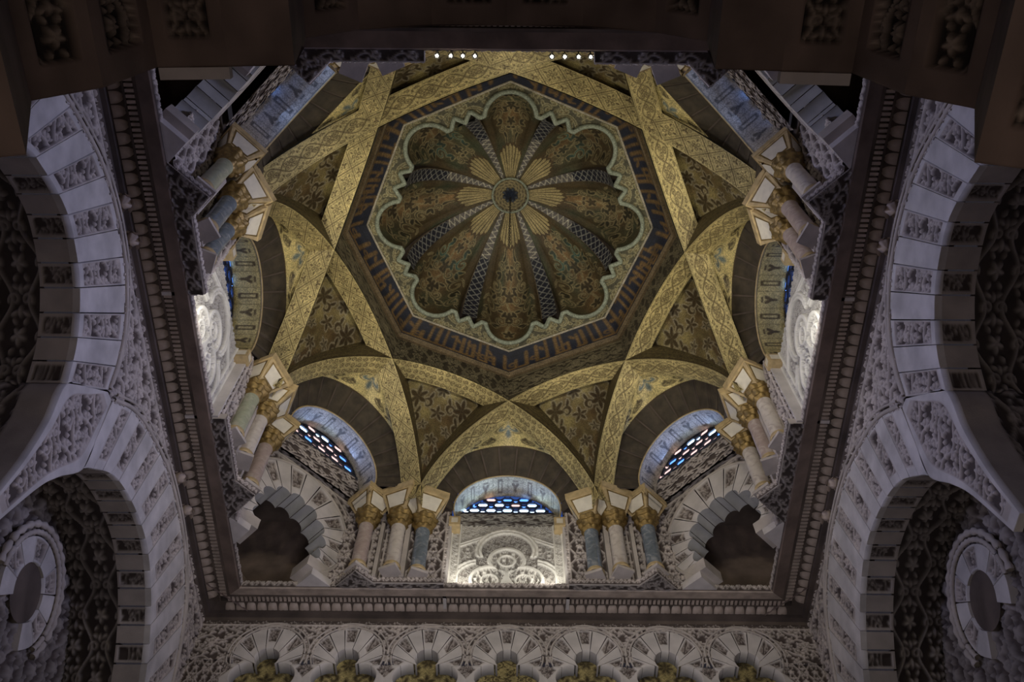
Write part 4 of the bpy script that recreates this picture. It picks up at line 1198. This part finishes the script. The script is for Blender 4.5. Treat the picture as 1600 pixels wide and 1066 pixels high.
    for C_ in (SP_L, SP_R):
        ta = np.linspace(.34, 1, 60); p_ = C_(ta); dd_ = np.linspace(.046, 1.1, 40); S_, D_ = np.meshgrid(ta*C_.L[-1], dd_, indexing='ij')
        d = PA(D_/.68, S_/.8); hc = np.where(D_ > .42, smooth01(d/.03*.5+.5), 1); c = mixc(GRD_SHADE*.7, TOPC*.75, hc)
        sg_ = 1 if C_ is SP_L else -1
        grid('spandrel_reveal', W3(p_[:, :1]+sg_*(1-hc)*.04, p_[:, 1:]+0*D_, -D_), M['carved'], T, col=c)
    # inner wall behind the arches with smaller arches
    IW = thing('wall_inner_'+sd, kind='structure', loc=(sx*5.97, 0, 6.5))
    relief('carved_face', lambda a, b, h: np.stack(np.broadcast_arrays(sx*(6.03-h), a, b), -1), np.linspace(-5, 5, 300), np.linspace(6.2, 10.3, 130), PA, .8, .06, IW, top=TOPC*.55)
    rings = [(2.15, 8.5, .74), (.15, 8.95, .64), (-2.2, 7.9, 1.1), (-3.9, 8.5, .8)]
    W4 = lambda y, z, h: np.stack(np.broadcast_arrays(sx*(5.98-np.asarray(h)), y, z), -1)
    for (cy, cz, r_) in rings:
        AR = thing('inner_arch', 'small carved arch seen through the %s wall, centred %s' % (sd, {2.15: 'behind the far arch', 4.1: 'at the far end', .15: 'behind the pier between the arches', -2.2: 'behind the near arch', -3.9: 'at the near end'}[cy]), 'arch', tuple(W4(cy, cz, 0)), 0, 'small inner arches')
        Ic = Curve([(cy+r_*.5*cos(a), cz+r_*.5*sin(a)) for a in np.radians(np.linspace(-50, 165 if cy > 4 else 230, 12))]); Oc = Curve([(cy+r_*.93*cos(a), cz+r_*.93*sin(a)) for a in np.radians(np.linspace(-50, 165 if cy > 4 else 230, 12))])
        for j in range(9): carve_block('voussoir', Ic, Oc, j/9, (j+1)/9, j % 2 == 1, AR, W4, lift=.06)
        aa = np.radians(np.linspace(-22, 158 if cy > 4 else 202, 90))
        V, Fc = tube(W4(cy+r_*cos(0)*np.cos(aa), cz+r_*np.sin(aa), .07), .035+.008*np.sin(np.arange(90)*2.1), 6); mk('rope_moulding', V, Fc, M['plaster'], AR)
        V, Fc = tube(W4(cy+(r_+.10)*np.cos(aa), cz+(r_+.10)*np.sin(aa), .06), .045+.012*np.sin(np.arange(90)*1.3), 6); mk('rope_moulding', V, Fc, M['plaster'], AR)
        V, Fc = lathe([(0.001, 0), (r_*.5, 0)], 24); V = np.stack([V[:, 2]*0+sx*5.955, cy+V[:, 0], cz+V[:, 1]], 1); mk('dark_opening', V, Fc, M['dark'], AR)

# ------------------------------------------------------------------ far wall with its row of trefoil arches
FWl = thing('wall_far', kind='structure', loc=(0, YW, 9.0), label='carved far wall with a row of seven trefoil arches')
PX = 1.222
W5 = lambda x, z, h: np.stack(np.broadcast_arrays(x, YW-np.asarray(h), z), -1)
ordw = ['leftmost', 'second from left', 'third from left', 'middle', 'third from right', 'second from right', 'rightmost']
flw = [PF, PW, PW, PB, PW, PW, PF]
for i in range(7):
    cx = .02+(i-3)*PX
    T = thing('trefoil_arch', '%s of the seven trefoil arches on the far wall' % ordw[i], 'arch', (cx, YW, 9.3), 0, 'trefoil arches of the far wall')
    circ = [(0, 10.0, .185), (.25, 9.66, .24), (-.25, 9.66, .24), (0, 9.74, .2)]
    org = (0, 9.80)
    def Rt(a): return ray_r(circ, a, org)
    def Ro(a): return ray_r([(0, 10.07, .53)], a, org)
    nb = 9
    for j in range(nb):
        b0, b1 = np.radians(8+164*j/nb)+.01, np.radians(8+164*(j+1)/nb)-.01
        aa = np.linspace(b0, b1, 12); rr_ = np.linspace(0, 1, 16)
        A_, R_ = np.meshgrid(aa, rr_, indexing='ij'); r0, r1 = Rt(aa)[:, None], Ro(aa)[:, None]
        r1 = np.maximum(r1, r0+.05); rad = r0+(r1-r0)*R_
        carved = j % 2 == 0
        h = np.full(A_.shape, .03); c = np.broadcast_to(np.array([.60, .56, .53]), (*A_.shape, 3)).copy()
        if carved:
            ins = (R_ > .35) & (R_ < .94) & (A_ > aa[1]) & (A_ < aa[-2]); d = PB(rad*np.cos(A_)/.2+j*.3, rad*np.sin(A_)/.2); hc = smooth01(d/.04*.5+.45)
            h = np.where(ins, hc*.025-.005, h); c = np.where(ins[..., None], mixc(GRD_SHADE, TOPC, hc), c)
        x_, z_ = cx+rad*np.cos(A_), org[1]+rad*np.sin(A_)
        P = W5(x_, z_, h); bk = W5(x_[:, :1], z_[:, :1], -.22); P = np.concatenate([bk, P], 1); c = np.concatenate([np.full((12, 1, 3), .2), c], 1)
        grid('voussoir', P, M['carved'], T, col=c, smooth=carved)
    # lower cusps and reveal
    for s in (0, 1):
        aa = np.radians(np.linspace(-35, 8, 26)) if s == 0 else np.radians(np.linspace(172, 215, 26))
        rr_ = np.linspace(0, 1, 14); A_, R_ = np.meshgrid(aa, rr_, indexing='ij'); r0 = Rt(aa)[:, None]; r1 = np.full_like(r0, .0)+PX/2/np.maximum(np.abs(np.cos(aa))[:, None], .2); rad = r0+(np.maximum(r1, r0+.01)-r0)*R_
        x_, z_ = cx+rad*np.cos(A_), org[1]+rad*np.sin(A_)
        dm = np.abs(np.abs(x_-cx)-PX/2)/.13+np.abs(z_-9.80)/.16
        d = PB(x_/.2, z_/.2); hc = smooth01(d/.04*.5+.45); ins = dm < 1
        h = np.where(ins, hc*.03, .03); c = np.where(ins[..., None], mixc(GRD_SHADE, TOPC, hc), np.array([.58, .54, .51]))
        P = np.concatenate([W5(x_[:, :1], z_[:, :1], -.22), W5(x_, z_, h)], 1); c = np.concatenate([np.full((26, 1, 3), .2), c], 1)
        grid('cusp_stone', P, M['carved'], T, col=c)
    aa = np.radians(np.linspace(8, 172, 60)); ro = Ro(aa)
    V, Fc = tube(W5(cx+(ro+.03)*np.cos(aa), org[1]+(ro+.03)*np.sin(aa), .03), .016, 6); mk('moulding', V, Fc, M['plaster'], T)
    V, Fc = tube(W5(cx+(ro+.10)*np.cos(aa), org[1]+(ro+.10)*np.sin(aa), .03), .014, 6); mk('moulding', V, Fc, M['plaster'], T)
    # mosaic field behind
    MP = None
    uu_ = np.linspace(-.48, .48, 90); vv_ = np.linspace(9.25, 10.22, 90); U_, V_ = np.meshgrid(uu_, vv_, indexing='ij')
    sc_f = PW(.5+U_*.62, .35+(V_-9.25)*.62+(.05 if i % 2 else 0))
    if i in (3,): sc_f = PB(U_/.5+.5, V_/.5)
    c = mixc(GOLD*.95*jitter(U_.shape, .2, 8), BROWN*.45, msk(sc_f, .02)*.95)
    o = grid('mosaic_field', W5(cx+U_, V_, -.20), M['mosaic'], T, col=c, label='gold mosaic with dark flowers')
# carved spandrels above the arches
u = np.linspace(-4.85, 4.85, 560); v = np.linspace(9.95, 10.78, 56)
def mfw(a, b):
    k_ = np.round((a-.02)/PX); dx = a-.02-k_*PX; k_in = np.abs(k_) <= 3
    return ~((np.hypot(dx, b-10.07) < .52) & k_in)
def hfw(U_, V_, h_):
    h_ = np.where(np.abs(V_-10.665) < .012, 1, h_)
    return np.where(V_ > 10.68, smooth01(PS(U_/.3, (V_-10.68)/.1*.5)/.02), h_)
relief('carved_wall', lambda a, b, h: W5(a, b, h), u, v, PB, .42, .035, FWl, mask=mfw, hmul=hfw)
for s in (-1, 1):
    u = np.linspace(4.2, 4.87, 44); v = np.linspace(9.0, 9.97, 60)
    relief('carved_wall', lambda a, b, h: W5(s*a, b, h), u, v, PA, .36, .03, FWl)

# ------------------------------------------------------------------ near wall: dark many-lobed arch overhead
NA = thing('near_arch', 'dark many-lobed arch overhead along the top of the view', 'arch', (0, -5.2, 3.0), 0)
half_ = [(0, 7.0), (.55, 6.96), (1.05, 6.76), (1.36, 6.42), (1.24, 5.5), (1.62, 5.46), (2.02, 5.42), (2.12, 4.88), (2.36, 4.58), (1.95, 3.66), (2.35, 3.45), (2.75, 2.6), (2.9, 1.2)]
Y0, Y1 = -4.87, -5.62
for s in (-1, 1):
    for i in range(len(half_)-1):
        p, q_ = np.array(half_[i]), np.array(half_[i+1]); L_ = hypot(*(q_-p)); dr = (q_-p)/L_; nn = np.array([-dr[1], dr[0]])
        if i in (3,): nn = nn
        # stone with its underside towards the opening; opening lies below/inside
        cen = (p+q_)/2; inward = np.array([0, 4.0])-cen
        if np.dot(nn, inward) < 0: nn = -nn
        na, nb_ = max(4, int(L_/.015)), 60
        a_ = np.linspace(0, L_, na); b_ = np.linspace(Y0, Y1, nb_); A_, B_ = np.meshgrid(a_, b_, indexing='ij')
        panel = i in (0, 2, 5, 6, 7, 9, 10) and L_ > .25
        mrg = min(.12, L_*.22)
        ins = (A_ > mrg) & (A_ < L_-mrg) & (B_ < Y0-.16) & (B_ > Y1+.12) if panel else np.zeros(A_.shape, bool)
        d = PA(A_/.42+i*.3, B_/.42); hc = smooth01(d/.04*.5+.5)
        h = np.where(ins, -.08+hc*.055, 0.0); c = np.where(ins[..., None], mixc(GRD_SHADE*.2, np.array([.34, .28, .23]), hc), np.array([.20, .15, .125]))
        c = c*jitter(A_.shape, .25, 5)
        x_ = (p[0]+dr[0]*A_+nn[0]*h); z_ = (p[1]+dr[1]*A_+nn[1]*h)
        P = np.stack([s*x_, B_, z_], -1)
        out_ = P[:, :1].copy(); out_[..., 0] -= s*nn[0]*.6; out_[..., 2] -= nn[1]*.6
        P = np.concatenate([out_, P], 1); c = np.concatenate([c[:, :1], c], 1)
        grid('voussoir', P, M['carved'], NA, col=c, smooth=True)
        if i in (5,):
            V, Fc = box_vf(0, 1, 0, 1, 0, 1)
            mk('pale_edge', np.array([(s*(p[0]+dr[0]*L_*x), Y0+.005+.07*y, p[1]+dr[1]*L_*x+.005+.06*z) for x, y, z in V]), Fc, M['pale'], NA, smooth=False)  # pale bar added in place of the lit soffit edge
NW = thing('wall_near', kind='structure', loc=(0, -4.9, 6.5))
hp = np.array([(0, 7.0), (1.05, 6.76), (1.36, 6.42), (2.02, 5.42), (2.4, 4.6), (2.9, 3.4), (2.95, 1.2)])
for s in (-1, 1):
    Pn = np.stack([np.stack([s*hp[:, 0], np.full(7, -4.88), hp[:, 1]+.02], -1), np.stack([s*np.array([0, 1.4, 2.2, 3.4, 4.9, 4.9, 4.9]), np.full(7, -4.88), np.array([10.8, 10.8, 10.8, 10.8, 10.8, 6, 1.2])], -1)], 1)
    grid('inner_face', Pn, M['brown'], NW, smooth=False)
    Pn2 = Pn.copy(); Pn2[..., 1] = -5.62; Pn2[:, 0, 2] += .1
    grid('outer_face', Pn2, M['dark'], NW, smooth=False)
# a dark cross wall passing overhead at both sides of the near arch
for s in (-1, 1):
    V, Fc = box_vf(0, 1, 0, 1, 0, 1)
    mk('side_pier', np.array([(s*(2.6+2.3*x), -5.62+.7*y, -1.6+5.2*z) for x, y, z in V]), Fc, M['brown'], NW, smooth=False)

# ------------------------------------------------------------------ spotlights on the near cornice
slab = ['first', 'second', 'third', 'fourth']
for i, x in enumerate(LAMPX):
    T = thing('spotlight', '%s from left of the four lit spotlights %s of centre on near cornice' % (slab[i % 4], 'left' if i < 4 else 'right'), 'spotlight', (x, -3.93, 10.84), 0, 'spotlights on the near cornice')
    V, Fc = lathe([(.004, .10), (.026, .10), (.034, .03), (.036, 0)], 12)
    mk('housing', V, Fc, M['iron'], T, local=True)
    V, Fc = lathe([(.017, .004), (.014, -.008), (.008, -.013), (.001, -.015)], 12)
    mk('lens', V, Fc, M['bulb'], T, local=True)
    V, Fc = box_vf(-.006, .006, -.07, .02, .07, .085); mk('bracket', V, Fc, M['iron'], T, local=True, smooth=False)

# ------------------------------------------------------------------ carved bosses on the side cornices
for sx, sd in ((-1, 'left'), (1, 'right')):
    for j, (y, nm) in enumerate(((-2.12, 'nearest'), (-1.62, 'second nearest'), (2.12, 'second farthest'), (2.72, 'farthest'))):
        T = thing('cornice_boss', '%s carved leafy boss on the %s cornice' % (nm, sd), 'boss', (sx*4.80, y, 10.88), 0, 'carved bosses on the side cornices')
        V, Fc = lathe([(.03, .03), (.07, 0), (.09, -.04), (.06, -.08), (.02, -.11), (.001, -.115)], 24, lambda a, z: .22*abs(sin(3*a+z*8))-.1)
        mk('bud', V, Fc, M['cornice'], T, local=True)
        for q_ in range(6):
            a = q_*pi/3
            V = []; 
            for t_ in np.linspace(0, 1, 6):
                for w2 in (-1, 0, 1):
                    r_ = .05+.09*sin(t_*1.5); V.append((r_*cos(a)-w2*.04*sin(pi*t_*.9+.2)*sin(a), r_*sin(a)+w2*.04*sin(pi*t_*.9+.2)*cos(a), -.01-.09*t_**1.5+.012*abs(w2)))
            mk('petal', np.array(V), [(r2*3+c2, r2*3+c2+1, r2*3+c2+4, r2*3+c2+3) for r2 in range(5) for c2 in range(2)], M['cornice'], T, local=True)
# ------------------------------------------------------------------ floor far below
mk('floor', np.array([(-9, -11, -1.6), (9, -11, -1.6), (9, 9, -1.6), (-9, 9, -1.6)]), [[0, 1, 2, 3]], M['plaster'], None, smooth=False, kind='structure')
